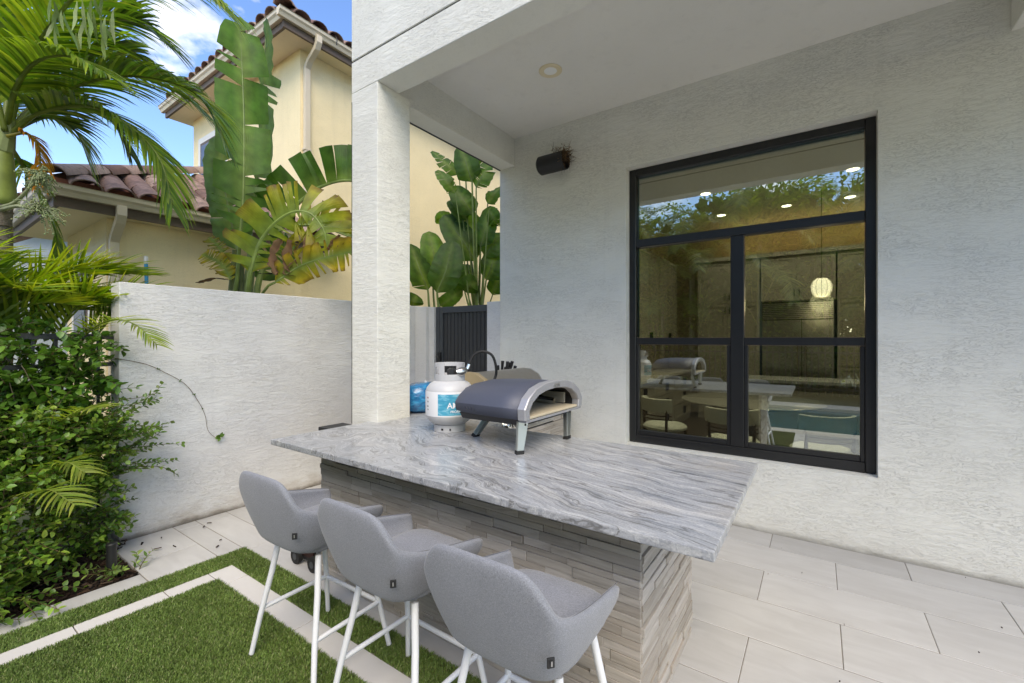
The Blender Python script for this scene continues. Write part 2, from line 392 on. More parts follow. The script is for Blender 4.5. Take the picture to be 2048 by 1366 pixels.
tb = MB().box(-3.066, -.302, -.28, 1.205, -.05, -.004).box(-3.38, -3.209, -.6, 1.5, -.05, -.0045).box(-3.2085, -.165, 1.353, 1.5, -.05, -.004)
tag(tb.build('turf_base', M['turf_base']), kind='structure')
def make_turf():
    regs = [(-3.075, -.3, -.28, 1.212), (-3.385, -3.2, -.6, 1.505), (-3.21, -.165, 1.346, 1.506)]
    P3 = []
    for x0, x1, y0, y1 in regs:
        n = int((x1 - x0) * (y1 - y0) * 95000)
        p = np.c_[rng.uniform(x0, x1, n), rng.uniform(y0, y1, n)]
        d = p @ np.array([FW.x, FW.y]); l = p @ np.array([RT.x, RT.y])
        u = CX + l / np.maximum(d, .05) * F; v = CY + EYE / np.maximum(d, .05) * F
        vis = (d > .3) & (u > -60) & (u < 2100) & (v < 1440)
        P3.append(p[vis | (rng.random(n) < .08)])
    p = np.vstack(P3); n = len(p)
    h = rng.uniform(.010, .021, n); ang = rng.uniform(0, 2 * np.pi, n); wd = rng.uniform(.0012, .0022, n)
    la = rng.uniform(0, 2 * np.pi, n); lean = rng.uniform(.004, .016, n)
    dx, dy = np.cos(ang) * wd, np.sin(ang) * wd; lx, ly = np.cos(la) * lean + .004, np.sin(la) * lean
    z0 = np.full(n, -.004)
    V = np.stack([np.c_[p[:, 0] - dx, p[:, 1] - dy, z0], np.c_[p[:, 0] + dx, p[:, 1] + dy, z0],
                  np.c_[p[:, 0] + lx * .45 + dx * .8, p[:, 1] + ly * .45 + dy * .8, h * .62], np.c_[p[:, 0] + lx * .45 - dx * .8, p[:, 1] + ly * .45 - dy * .8, h * .62],
                  np.c_[p[:, 0] + lx, p[:, 1] + ly, h]], 1)
    pal = np.array([(.12, .195, .042), (.16, .245, .06), (.21, .285, .08), (.29, .31, .14), (.095, .15, .04)])
    c = pal[rng.choice(5, n, p=[.3, .34, .2, .08, .08])] * rng.uniform(.8, 1.2, (n, 1))
    me = bpy.data.meshes.new('turf'); me.vertices.add(5 * n); me.vertices.foreach_set('co', V.astype('f').ravel())
    b = np.arange(n)[:, None] * 5
    li = np.hstack([b + 0, b + 1, b + 2, b + 3, b + 3, b + 2, b + 4]); me.loops.add(7 * n); me.loops.foreach_set('vertex_index', li.astype('i').ravel())
    st = np.stack([np.arange(n) * 7, np.arange(n) * 7 + 4], 1); me.polygons.add(2 * n)
    me.polygons.foreach_set('loop_start', st.astype('i').ravel())
    me.update(calc_edges=True)
    at = me.attributes.new('tint', 'FLOAT_COLOR', 'POINT')
    at.data.foreach_set('color', np.repeat(np.c_[c, np.ones(n)], 5, 0).astype('f').ravel())
    me.materials.append(M['turf'])
    tag(link('turf', me), kind='stuff')
make_turf()

# planting bed of mulch
bed = MB().box(-4.9, -3.56, -2.2, .955, -.11, -.012); tag(bed.build('planting_bed', M['mulch_soil']), kind='structure')
def chips(name, n, reg, m, size=(.015, .06), z=-.012, spill=None):
    mb = MB()
    for i in range(n):
        x, y = random.uniform(*reg[:2]), random.uniform(*reg[2:])
        if spill and not spill(x, y): continue
        a = random.uniform(0, 6.28); L = random.uniform(*size); W = L * random.uniform(.15, .4); t = random.uniform(-.3, .3); zz = z + random.uniform(0, .018)
        u = Vector((math.cos(a), math.sin(a), t)) * L / 2; v = Vector((-math.sin(a), math.cos(a), random.uniform(-.3, .3))) * W / 2
        c = random.choice([(.035, .02, .013), (.055, .032, .02), (.022, .014, .01), (.09, .06, .04)]); mb.cur = c
        p = Vector((x, y, zz + .006)); i0 = [mb.vert(p + q) for q in (-u - v, u - v * .6, u + v * .6, -u + v)]; mb.face(*i0)
        j0 = [mb.vert(p + q - Vector((0, 0, .006))) for q in (-u - v, u - v * .6, u + v * .6, -u + v)]
        for k in range(4): mb.face(i0[k], i0[(k + 1) % 4], j0[(k + 1) % 4], j0[k])
    return tag(mb.build(name, m, tint=True), kind='stuff')
M['mulch'] = foliage('mulch_chip', 0.0, .9, .15)
chips('mulch', 2600, (-4.3, -3.57, -.5, .94), M['mulch'])
chips('spilled_mulch', 420, (-4.22, -3.6, .94, 1.3), M['mulch'], (.01, .05), .001, lambda x, y: (x + 4.22) * .55 + (y - .94) * 1.0 < .13 + random.uniform(-.06, .02))
chips('leaf_litter', 9, (-4.1, -3.4, 1.0, 1.6), M['mulch'], (.015, .045), .001)
chips('tile_specks', 18, (-1.0, 2.0, 1.9, 3.9), M['mulch'], (.005, .011), .001)

# ------------------------------------------------------------------ the house
WY = 3.94
house = thing('house', 'white stucco house with covered patio, square column and black framed window', 'house', (0, WY, 0))
def ring_wall(name, x0, x1, z0, z1, a0, a1, b0, b1, y0, y1, m, parent):
    mb = MB(); o = [(x0, z0), (x1, z0), (x1, z1), (x0, z1)]; h = [(a0, b0), (a1, b0), (a1, b1), (a0, b1)]
    r = {}
    for k, y in (('f', y0), ('b', y1)):
        r['o' + k] = [mb.vert((p[0], y, p[1])) for p in o]; r['h' + k] = [mb.vert((p[0], y, p[1])) for p in h]
    for i in range(4):
        j = (i + 1) % 4
        mb.face(r['of'][i], r['of'][j], r['hf'][j], r['hf'][i]); mb.face(r['ob'][i], r['hb'][i], r['hb'][j], r['ob'][j])
        mb.face(r['of'][i], r['ob'][i], r['ob'][j], r['of'][j]); mb.face(r['hf'][i], r['hf'][j], r['hb'][j], r['hb'][i])
    return mb.build(name, m, parent)
WX0, WX1, WZ0, WZ1 = -1.458, .340, .54, 3.084
ring_wall('wall', -2.883, 4.4, -.1, 3.672, WX0, WX1, WZ0, WZ1, WY, WY + .22, M['stucco'], house)
MB().box(-2.9, -2.7, WY + .222, 14, -.1, 7.3).build('wall', M['stucco'], house)
MB().box(-2.9, -2.885, WY + .004, WY + .22, -.1, 3.37).build('wall', M['stucco'], house)     # edge strip beside the corner joint
MB().box(-2.8851, -2.8831, WY + .003, WY + .2, -.1, 3.37).build('corner_joint', M['joint'], house)
MB().box(-2.7, 4.4, WY + .003, 14, 3.86, 7.3).build('wall', M['stucco'], house)
MB().box(-2.699, 4.4, 2.263, WY - .001, 3.67, 3.86).build('patio_ceiling', M['stucco_ceil'], house)
MB().box(-2.915, 4.4, 2.058, 2.262, 3.365, 3.600).build('front_beam', M['stucco'], house, bevel=.004, segs=1)
MB().box(-2.905, 4.39, 2.066, 2.25, 3.600, 3.612).build('control_joint', M['joint'], house)
MB().box(-2.915, 4.4, 2.058, 2.262, 3.612, 7.3).build('upper_facade', M['stucco'], house, bevel=.004, segs=1)
MB().box(-2.90, -2.697, 2.264, WY - .002, 3.372, 3.862).build('side_beam', M['stucco'], house, bevel=.004, segs=1)
MB().box(-2.903, -2.8885, 2.37, WY, 3.366, 3.374).build('control_joint', M['joint'], house)
MB().box(.965, 1.18, 2.264, WY - .002, 3.375, 3.669).build('side_beam', M['stucco'], house, bevel=.004, segs=1)
MB().box(-2.915, -2.610, 2.0581, 2.366, -.1, 3.364).build('column', M['stucco'], house, bevel=.006, segs=2)
MB().box(-2.917, -2.9125, 2.0705, 2.0765, .0, 3.3).build('control_joint', M['joint'], house)
MB().box(-2.912, -2.9065, 2.0562, 2.0592, .86, 3.3).build('control_joint', M['joint'], house)
MB().box(3.9, 4.4, 2.0581, 2.366, -.1, 3.364).build('column', M['stucco'], house)
MB().box(-3.2, 4.7, 1.75, 14, 7.302, 7.45).build('roof', M['trim_white'], house)
MB().box(-2.699, 4.4, 2.263, WY, 3.8605, 7.301).build('upper_room', M['stucco'], house)

# window
FY = 4.03
win = thing('window', None, None, (WX0, FY, WZ0)); win.parent = house; win.location = Vector((WX0, FY, WZ0)) - Vector(house.location)
for k in ('label', 'category'):
    if k in win: del win[k]
MX = -.547
def bar(name, x0, x1, z0, z1, y0=FY, y1=FY + .09, m='black'): return MB().box(x0, x1, y0, y1, z0, z1).build(name, M[m], win, bevel=.004, segs=1)
e = .003
bar('frame', WX0 + e, WX0 + .062, WZ0 + e, WZ1 - e); bar('frame', WX1 - .062, WX1 - e, WZ0 + e, WZ1 - e)
bar('frame', WX0 + .063, WX1 - .063, WZ1 - .066, WZ1 - e); bar('frame', WX0 + .063, WX1 - .063, WZ0 + e, WZ0 + .075)
bar('transom', WX0 + .063, WX1 - .063, 2.355, 2.425, FY + .002)
bar('mullion', MX - .05, MX + .05, WZ0 + .076, 2.354, FY + .002)
for xa, xb in ((WX0 + .063, MX - .051), (MX + .051, WX1 - .063)):
    bar('meeting_rail', xa, xb, 1.452, 1.515, FY + .004)
    bar('sash', xa, xa + .028, WZ0 + .076, 1.451, FY + .012, FY + .06); bar('sash', xb - .028, xb, WZ0 + .076, 1.451, FY + .012, FY + .06)
    bar('sash', xa + .029, xb - .029, WZ0 + .076, WZ0 + .118, FY + .012, FY + .06)
    MB().box(xa + .001, xb - .001, FY + .05, FY + .056, 1.516, 2.354).build('pane', M['glass'], win)
    MB().box(xa + .029, xb - .029, FY + .03, FY + .036, WZ0 + .119, 1.451).build('pane', M['glass'], win)
MB().box(WX0 + .064, WX1 - .064, FY + .05, FY + .056, 2.426, WZ1 - .067).build('pane', M['glass'], win)
M['frame_reflection'] = simple('painted_frame_reflection', (.16, .30, .27), .3)  # teal reflection of the frame in the glass, put in as solid coloured strips
MB().box(WX0 + .064, WX1 - .064, FY + .058, FY + .07, WZ1 - .088, WZ1 - .0675).build('frame_reflection', M['frame_reflection'], win)
MB().box(WX0 + .0632, WX0 + .078, FY + .058, FY + .07, 1.52, WZ1 - .09).build('frame_reflection', M['frame_reflection'], win)

# ------------------------------------------------------------------ inside the house: the kitchen
IY, BY = WY + .222, 9.62
M['in_wall'] = simple('kitchen_wall', (.62, .54, .42), .8)
M['in_ceiling'] = simple('kitchen_ceiling', (.6, .58, .54), .8)
M['in_floor'] = simple('dark_wood_floor', (.07, .05, .038), .35, bump=(12, .1, .003), var=.4)
MB().box(-2.69, 4.4, IY, BY + .5, -.1, 0.0).build('kitchen_floor', M['in_floor'], house)
MB().box(-2.69, 4.4, IY, BY + .5, 3.66, 3.8).build('kitchen_ceiling', M['in_ceiling'], house)
MB().box(-2.69, 4.4, BY + .02, BY + .3, .001, 3.659).build('kitchen_wall', M['in_wall'], house)
MB().box(-2.698, -2.62, IY, BY, .001, 3.659).build('kitchen_wall', M['in_wall'], house)
MB().box(4.2, 4.4, IY, BY, .001, 3.659).build('kitchen_wall', M['in_wall'], house)
M['cab'] = simple('taupe_cabinet', (.36, .335, .29), .45, var=.08, bump=(20, .05, .002))
M['knob'] = simple('dark_handle', (.03, .028, .025), .35, .6)
def cab_front(t, ax, x0, x1, z0, z1, y, nd, zsplit=()):
    """door panels with a recessed centre along x (ax='x') or y"""
    wd = (x1 - x0) / nd; zs = [z0, *zsplit, z1]
    for i in range(nd):
        for a, b in zip(zs, zs[1:]):
            u0, u1, v0, v1 = x0 + i * wd + .006, x0 + (i + 1) * wd - .006, a + .006, b - .006
            mb = MB()
            def bx(p0, p1, q0, q1, d0, d1):
                if ax == 'x': mb.box(p0, p1, y - d1, y - d0, q0, q1)
                else: mb.box(y + d0, y + d1, p0, p1, q0, q1)
            f = .055
            for q in ((u0, u0 + f, v0, v1), (u1 - f, u1, v0, v1), (u0 + f, u1 - f, v0, v0 + f), (u0 + f, u1 - f, v1 - f, v1)): bx(*q, 0, .02)
            bx(u0 + f, u1 - f, v0 + f, v1 - f, 0, .009)
            d = mb.build('cabinet_door', M['cab'], t)
            hb = MB(); hx = u1 - .03 if i % 2 == 0 else u0 + .03; hz = v0 + .06 if a > 1.2 else v1 - .18
            if ax == 'x': hb.box(hx - .006, hx + .006, y - .05, y - .021, hz, hz + .12)
            else: hb.box(y + .021, y + .05, hx - .006, hx + .006, hz, hz + .12)
            hb.build('handle', M['knob'], d)
ct = thing('kitchen_cabinets', 'tall taupe kitchen cabinets round the fridge, seen through the window', 'cabinets', (1.2, BY, 0))
MB().box(-.84, .24, BY - .62, BY, 2.16, 2.95).build('carcass', M['cab'], ct); MB().box(-1.9, -.86, BY - .62, BY, .002, 2.95).build('carcass', M['cab'], ct); MB().box(.26, 3.4, BY - .62, BY, .002, 2.95).build('carcass', M['cab'], ct)
MB().box(-1.94, 3.45, BY - .68, BY, 2.951, 3.02).build('cornice', M['cab'], ct)
cab_front(ct, 'x', -.84, .24, 2.17, 2.94, BY - .62, 2); cab_front(ct, 'x', -1.9, -.86, .1, 2.94, BY - .62, 2, (2.16,)); cab_front(ct, 'x', .26, 2.3, .1, 2.94, BY - .62, 4, (1.05, 2.16))
fr = thing('fridge', 'wide stainless built-in fridge with a louvred grille on top, inside the kitchen', 'fridge', (-.3, BY, 0))
MB().box(-.82, .22, BY - .6, BY, .003, 2.15).build('body', M['black_plastic'], fr)
for a, b in ((-.815, -.235), (-.225, .215)):
    d = MB().box(a, b, BY - .645, BY - .601, .12, 1.83).build('door', M['steel'], fr, bevel=.006)
    hx = b - .05 if a < -.5 else a + .05
    MB().tube([(hx, BY - .7, .5), (hx, BY - .7, 1.5)], .014).build('handle', M['chrome'], d)
for i in range(9): MB().box(-.81, .21, BY - .64, BY - .602, 1.85 + i * .032, 1.872 + i * .032).build('louvre', M['steel'], fr)
lc = thing('side_cabinets', 'row of taupe cabinets and drawers along the left kitchen wall, inside the window', 'cabinets', (-2.4, 7, 0))
MB().box(-2.619, -2.02, IY + .3, 8.9, .002, .88).build('carcass', M['cab'], lc); MB().box(-2.619, -1.98, IY + .28, 8.9, .881, .92).build('worktop', simple('pale_worktop', (.6, .58, .54), .25), lc)
MB().box(-2.619, -2.28, 5.6, 8.9, 1.42, 2.95).build('carcass', M['cab'], lc)
cab_front(lc, 'y', IY + .32, 8.9, .1, .87, -2.02, 8, (.36, .62)); cab_front(lc, 'y', 5.6, 8.9, 1.43, 2.94, -2.28, 6)
isl = thing('kitchen_island', 'kitchen island with a pale top behind the dining table, inside', 'island', (.4, 7.6, 0))
MB().box(-.9, 1.9, 7.35, 8.05, .002, .88).build('base', M['cab'], isl); MB().box(-.95, 1.95, 7.28, 8.1, .881, .92).build('worktop', M['granite'], isl)
L_DISC = emis('lit_diffuser', (1, .93, .82), 4.0)
for i, (x, y) in enumerate(((-1.37, 7.0), (.363, 7.06), (-.42, 8.37), (-1.38, 8.37), (.4, 8.4), (-1.37, 5.6), (.363, 5.6))):  # the last two are unseen, added to brighten the dining chairs
    lab = ['lit round downlight in the kitchen ceiling, nearest the window on its left', 'lit round downlight in the kitchen ceiling at the upper right of the window', 'lit round downlight deep in the kitchen, middle of the back row', 'lit round downlight deep in the kitchen, left end of the back row', 'lit round downlight above the fridge at the back of the kitchen', 'unseen downlight added to brighten the left dining chair, behind the top of the window frame', 'unseen downlight added to brighten the right dining chair, behind the top of the window frame'][i]
    t = thing('ceiling_downlight', lab, 'ceiling light', (x, y, 3.66), 'downlights in the kitchen ceiling')
    MB().lathe([(.07, -.004), (.1, -.006), (.1, 0)], (x, y, 3.658), 20).build('trim', M['trim_white'], t, smooth=True)
    MB().lathe([(.0, -.0075), (.068, -.0075), (.068, -.005), (0, -.005)], (x, y, 3.658), 20, caps=False).build('diffuser', L_DISC, t)
    l = bpy.data.lights.new('downlight_lamp', 'SPOT'); l.energy = 20 if y > 6 else 75; l.spot_size = R(130); l.spot_blend = .8; l.shadow_soft_size = .07; l.color = (1, .87, .72)
    link('downlight_lamp', l, t, loc=(x, y, 3.63))
for i, x in enumerate((.04, .80)):
    t = thing('pendant_lamp', ['white ribbed pendant lamp glowing over the kitchen island, fully in view', 'white ribbed pendant lamp half hidden by the right window frame'][i], 'pendant lamp', (x, 7.6, 3.66), 'pendant lamps over the kitchen island')
    MB().tube([(x, 7.6, 3.655), (x, 7.6, 2.36)], .004, 6).build('cord', M['black_plastic'], t)
    sh = MB().lathe([(.02, .14), (.06, .135), (.1, .1), (.122, .04), (.118, -.03), (.095, -.09), (.06, -.12), (.0, -.12)], (x, 7.6, 2.22), 24, caps=False).build('shade', emis('glowing_shade', (1, .88, .70), 1.1), t, smooth='all')
    for k in range(12):
        a = k * math.pi / 6; mb = MB()
        mb.tube([(x + r * math.cos(a), 7.6 + r * math.sin(a), 2.22 + z) for r, z in ((.03, .145), (.065, .14), (.105, .103), (.128, .04), (.124, -.03), (.1, -.093), (.062, -.124))], .0035, 5).build('rib', M['trim_white'], sh)
    l = bpy.data.lights.new('pendant_bulb', 'POINT'); l.energy = 3; l.shadow_soft_size = .14; l.color = (1, .78, .52); link('pendant_bulb', l, t, loc=(x, 7.6, 2.02))
al = bpy.data.lights.new('cove_lamp', 'AREA'); al.shape = 'RECTANGLE'; al.size = 4.5; al.size_y = .15; al.energy = 6; al.color = (1, .66, .3)
cv = thing('cove_light', 'warm strip light hidden on top of the tall kitchen cabinets', 'strip light', (.7, BY - .35, 3.03))
MB().box(-1.5, 3.0, BY - .4, BY - .3, 3.022, 3.04).build('strip', M['trim_white'], cv)
link('cove_lamp', al, cv, loc=(.7, BY - .35, 3.06), rot=(math.pi, 0, 0))
tbl = thing('dining_table', 'round dining table with a dark rim inside the window', 'table', (-.69, 6.1, 0))
MB().lathe([(0, .735), (.76, .735), (.78, .745), (.78, .755), (.76, .762), (0, .762)], (-.69, 6.1, 0), 48, caps=False).build('tabletop', simple('table_top', (.34, .33, .30), .12, spec=.8), tbl, smooth=True)
MB().lathe([(.0, .002), (.32, .002), (.3, .03), (.1, .09), (.07, .4), (.12, .7), (.25, .734), (0, .734)], (-.69, 6.1, 0), 24, caps=False).build('pedestal', M['in_floor'], tbl, smooth=True)
M['cream'] = simple('cream_upholstery', (.74, .75, .69), .85, bump=(150, .2, .002)); M['walnut'] = simple('walnut', (.08, .045, .028), .4, var=.3, bump=(20, .05, .001))
def dining_chair(x, y, rot, label):
    t = thing('dining_chair', label, 'chair', (0, 0, 0), 'cream dining chairs round the table')
    MB().lathe([(0, .43), (.2, .43), (.245, .45), (.25, .475), (.22, .5), (0, .51)], (0, 0, 0), 28, caps=False).build('seat', M['cream'], t, smooth=True, local=True)
    arc = [(.25 * math.cos(a), .25 * math.sin(a), 0) for a in [math.pi * (1.12 + .76 * k / 10) for k in range(11)]]
    mb = MB()
    for (p, q) in zip(arc, arc[1:]):
        pass
    prof = [(-.012, .66), (-.028, .70), (-.028, .78), (-.01, .815), (.014, .81), (.022, .74), (.012, .665)]
    rings = [[mb.vert((p[0] * (1 + d / .25), p[1] * (1 + d / .25), z)) for d, z in prof] for p in arc]
    for A, B in zip(rings, rings[1:]):
        for j in range(7): mb.face(A[j], A[(j + 1) % 7], B[(j + 1) % 7], B[j])
    mb.face(*rings[0]); mb.face(*rings[-1][::-1]); mb.build('backrest', M['cream'], t, smooth=50, local=True)
    for k in (1, 9): MB().tube([(arc[k][0] * 1.02, arc[k][1] * 1.02, .72), (arc[k][0] * .95, arc[k][1] * .95, .45), (arc[k][0], arc[k][1], .003)], [.012, .018, .011]).build('leg', M['walnut'], t, smooth=True, local=True)
    for s in (-1, 1): MB().tube([(s * .16, .16, .44), (s * .18, .19, .003)], [.018, .011]).build('leg', M['walnut'], t, smooth=True, local=True)
    for z in (.58, .62): MB().tube([(p[0] * 1.0, p[1] * 1.0, z) for p in arc], .008, 6).build('back_rail', M['walnut'], t, smooth=True, local=True)
    t.location = (x, y, 0); t.rotation_euler = (0, 0, rot)
dining_chair(-1.50, 5.35, R(-35), 'cream upholstered dining chair at the left end of the table inside')
dining_chair(-.72, 4.98, R(5), 'cream upholstered dining chair behind the window mullion, back towards the glass')
dining_chair(.02, 5.02, R(28), 'cream upholstered dining chair in the lower right window pane')

# ------------------------------------------------------------------ things fixed to the house
t = thing('recessed_light', 'round cream recessed light in the patio ceiling', 'ceiling light', (-1.775, 3.1, 3.67))
MB().lathe([(.052, -.004), (.085, -.009), (.094, -.004), (.094, 0)], (-1.775, 3.1, 3.669), 32, caps=False).build('trim', simple('cream_trim', (.72, .62, .42), .45), t, smooth=True)
MB().lathe([(0, -.003), (.04, -.004), (.052, -.004)], (-1.775, 3.1, 3.669), 32, caps=False).build('lens', simple('frosted_lens', (.85, .85, .83), .35), t, smooth=True)
sp = thing('wall_speaker', 'black cylindrical outdoor speaker on the stucco wall under the patio ceiling', 'speaker', (-2.15, 3.8, 3.25))
def xlathe(prof, y, z, n=28):
    mb = MB(); rings = [[mb.vert((x, y + r * math.cos(2 * math.pi * j / n), z + r * math.sin(2 * math.pi * j / n))) for j in range(n)] for x, r in prof]
    for A, B in zip(rings, rings[1:]):
        for j in range(n): mb.face(A[j], A[(j + 1) % n], B[(j + 1) % n], B[j])
    return mb
SPY, SPZ = 3.815, 3.245
xlathe([(-2.31, .0), (-2.31, .075), (-2.295, .09), (-2.02, .09), (-2.012, .085), (-2.02, .08), (-2.06, .078), (-2.06, 0)], SPY, SPZ).build('housing', M['black_plastic'], sp, smooth=True)
MB().box(-2.2, -2.12, SPY + .085, WY, SPZ - .03, SPZ + .03).build('bracket', M['black_plastic'], sp, bevel=.004)
nest = MB()
for i in range(260):
    th = random.uniform(0, 6.28); rr = .08 * math.sqrt(random.random())
    p = Vector((random.uniform(-2.055, -1.985), SPY + rr * math.cos(th), SPZ + .03 + rr * math.sin(th) * .8))
    if random.random() < .3: p = Vector((random.uniform(-2.16, -1.98), SPY + random.gauss(0, .05), SPZ + .09 + random.uniform(0, .02)))
    d = Vector((random.gauss(.35, .5), random.gauss(0, .5), random.gauss(.05, .5))).normalized() * random.uniform(.03, .085)
    if random.random() < .05: d = Vector((random.gauss(0, .01), -.01, -random.uniform(.08, .16)))
    if p.y + d.y > WY - .01: d.y = -abs(d.y)
    c = random.choice([(.12, .07, .04), (.2, .13, .07), (.06, .035, .025), (.28, .17, .09)])
    nest.tube([p, p + d * .5 + Vector((random.gauss(0, .006), random.gauss(0, .006), random.gauss(0, .006))), p + d], [.0014, .0014, .0006], 4, False, c)
nb = nest.build('bird_nest', M['dry'], tint=True); tag(nb, 'scruffy twig bird nest stuffed in the open end of the black wall speaker', 'nest'); nb['kind'] = 'thing'
del nb['kind']

# ------------------------------------------------------------------ garden wall, gate
gw = thing('garden_wall', 'grey white stucco garden wall behind the bar stools with stained base', 'wall', (-4.33, 1.0, 0))
MB().box(-4.43, -4.23, 1.016, WY + .2, -.1, 1.925).build('wall', M['stucco_low'], gw, bevel=.006)
gp = thing('gate_pier', 'stucco pier joining the garden wall to the latch side of the charcoal gate', 'wall', (-4.05, WY, 0))
MB().box(-4.229, -4.03, WY - .02, WY + .2, -.1, 1.91).build('wall', M['stucco_low'], gp, bevel=.005)
MB().box(-4.0295, -3.945, WY + .03, WY + .2, -.1, 1.905).build('wall', M['stucco_low'], gp, bevel=.005)
gp2 = thing('gate_pier', 'short stucco pier between the charcoal gate and the house corner', 'wall', (-3.0, WY, 0))
MB().box(-3.09, -2.902, WY + .01, WY + .2, -.1, 1.925).build('wall', M['stucco_low'], gp2, bevel=.005)
gt = thing('side_gate', 'charcoal metal gate with narrow vertical slats between stucco piers', 'gate', (-3.5, WY + .06, 0))
GX0, GX1, GY = -3.94, -3.095, WY + .06
for a, b, z0, z1 in ((GX0, GX0 + .06, 0.02, 1.905), (GX0 + .066, GX0 + .115, .06, 1.9), (GX1 - .02, GX1, .06, 1.9)): MB().box(a, b, GY, GY + .05, z0, z1).build('frame', M['gate_frame'], gt, bevel=.003)
MB().box(GX0 + .116, GX1 - .021, GY, GY + .05, 1.825, 1.9).build('frame', M['gate_frame'], gt, bevel=.003); MB().box(GX0 + .116, GX1 - .021, GY, GY + .05, .06, .13).build('frame', M['gate_frame'], gt, bevel=.003)
ns = 12; sw = (GX1 - .021 - GX0 - .116) / ns
for i in range(ns):
    a = GX0 + .116 + i * sw; MB().box(a + .002, a + sw - .006, GY + .02, GY + .032, .131, 1.824).build('slat', M['gate'], gt, bevel=.002, segs=1)
MB().box(GX0 + .118, GX1 - .023, GY + .036, GY + .04, .131, 1.824).build('backing', M['gate'], gt)
lt = MB().box(GX0 + .055, GX0 + .1, GY - .03, GY - .001, 1.22, 1.34).build('latch', M['black'], gt, bevel=.004)
MB().tube([(GX0 + .03, GY - .02, 1.285), (GX0 + .09, GY - .045, 1.285)], .012).build('latch_bolt', M['black'], lt)

# ------------------------------------------------------------------ outdoor bar
BX0, BX1, BYF, BYB = -2.60, -.537, 1.614, 2.387; CZ = .90
bar_t = thing('outdoor_bar', 'outdoor bar faced with stacked grey stone under a swirled granite top', 'bar counter', (-1.5, 1.9, 0))
poly = [(-2.70, 1.346), (-.24, 1.346), (-.24, 2.437), (-1.88, 2.437), (-1.88, 2.585), (-2.88, 2.585), (-2.88, 2.369), (-2.607, 2.369), (-2.607, 2.055), (-2.70, 2.055)]
MB().prism(poly, 'z', .868, CZ).build('countertop', M['granite'], bar_t, bevel=.005)
MB().box(BX0 + .02, BX1 - .02, BYF + .02, 2.056, .0, .867).build('core', M['ledger_core'], bar_t); MB().box(-2.604, BX1 - .02, 2.057, BYB - .004, .0, .866).build('core', M['ledger_core'], bar_t)
def ledger(face, u0, u1, z0, z1, plane, parent, store):
    z = z0
    while z < z1 - .012:
        h = random.choice([.018, .022, .026, .03, .036, .042]); h = min(h, z1 - z)
        if z1 - z - h < .014: h = z1 - z
        u = u0
        while u < u1 - .001:
            L = random.uniform(.12, .34); L = min(L, u1 - u)
            if u1 - u - L < .06: L = u1 - u
            hh = h
            d = random.choice([.0, .002, .003, .004, .006, .010]) + random.uniform(0, .002)
            g = .0008
            if face == 'f': bx = (u + g, u + L - g, plane - d, plane + .02, z + g, z + hh - g)
            else: bx = (plane - .02, plane + d, u + g, u + L - g, z + g, z + hh - g)
            store.append((face, bx, parent)); u += L
        z += h
def place_stones(store, hide):
    vis = [s for s in store if not hide(s)]; random.shuffle(vis); rest = vis[300:] + [s for s in store if hide(s)]
    for f, b, p in vis[:300]:
        c = Vector(((b[0] + b[1]) / 2, (b[2] + b[3]) / 2, (b[4] + b[5]) / 2)); mb = MB().box(*b)
        mb.v = [(v[0] + random.uniform(-.0012, .0012), v[1] + random.uniform(-.0012, .0012), v[2] + random.uniform(-.0006, .0006)) for v in mb.v]
        mb.build('stone', M['ledger'], p, bevel=.0015, segs=1)
    if rest:
        mb = MB()
        for f, b, p in rest: mb.box(*b)
        o = mb.build('stone_facing', M['ledger'], rest[0][2]); o['kind'] = 'stuff'
store = []
ledger('f', BX0, BX1, .001, .866, BYF, bar_t, store); ledger('e', BYF + .001, BYB, .001, .866, BX1, bar_t, store)
place_stones(store, lambda s: s[0] == 'f' and s[1][5] < .34 and s[1][1] < -1.35 and not (-2.62 < s[1][0] < -2.2))
gc = thing('grill_counter', 'stone faced counter leg holding the gas grill against the house wall', 'counter', (-2.3, 3.1, 0))
GF = -1.955
MB().box(-2.66, GF - .02, 2.60, 3.74, 0, .76).build('core', M['ledger_core'], gc); MB().box(-2.66, GF - .02, 3.45, 3.74, .761, .866).build('core', M['ledger_core'], gc)
MB().box(-2.70, GF + .05, 3.455, 3.77, .868, CZ).build('countertop', M['granite'], gc, bevel=.004); MB().box(-2.70, -2.56, 2.588, 3.453, .868, CZ).build('countertop', M['granite'], gc, bevel=.004)
store = []; ledger('e', 2.59, 3.74, .001, .76, GF, gc, store); ledger('e', 3.46, 3.74, .763, .866, GF, gc, store); place_stones(store, lambda s: s[1][5] < .4)

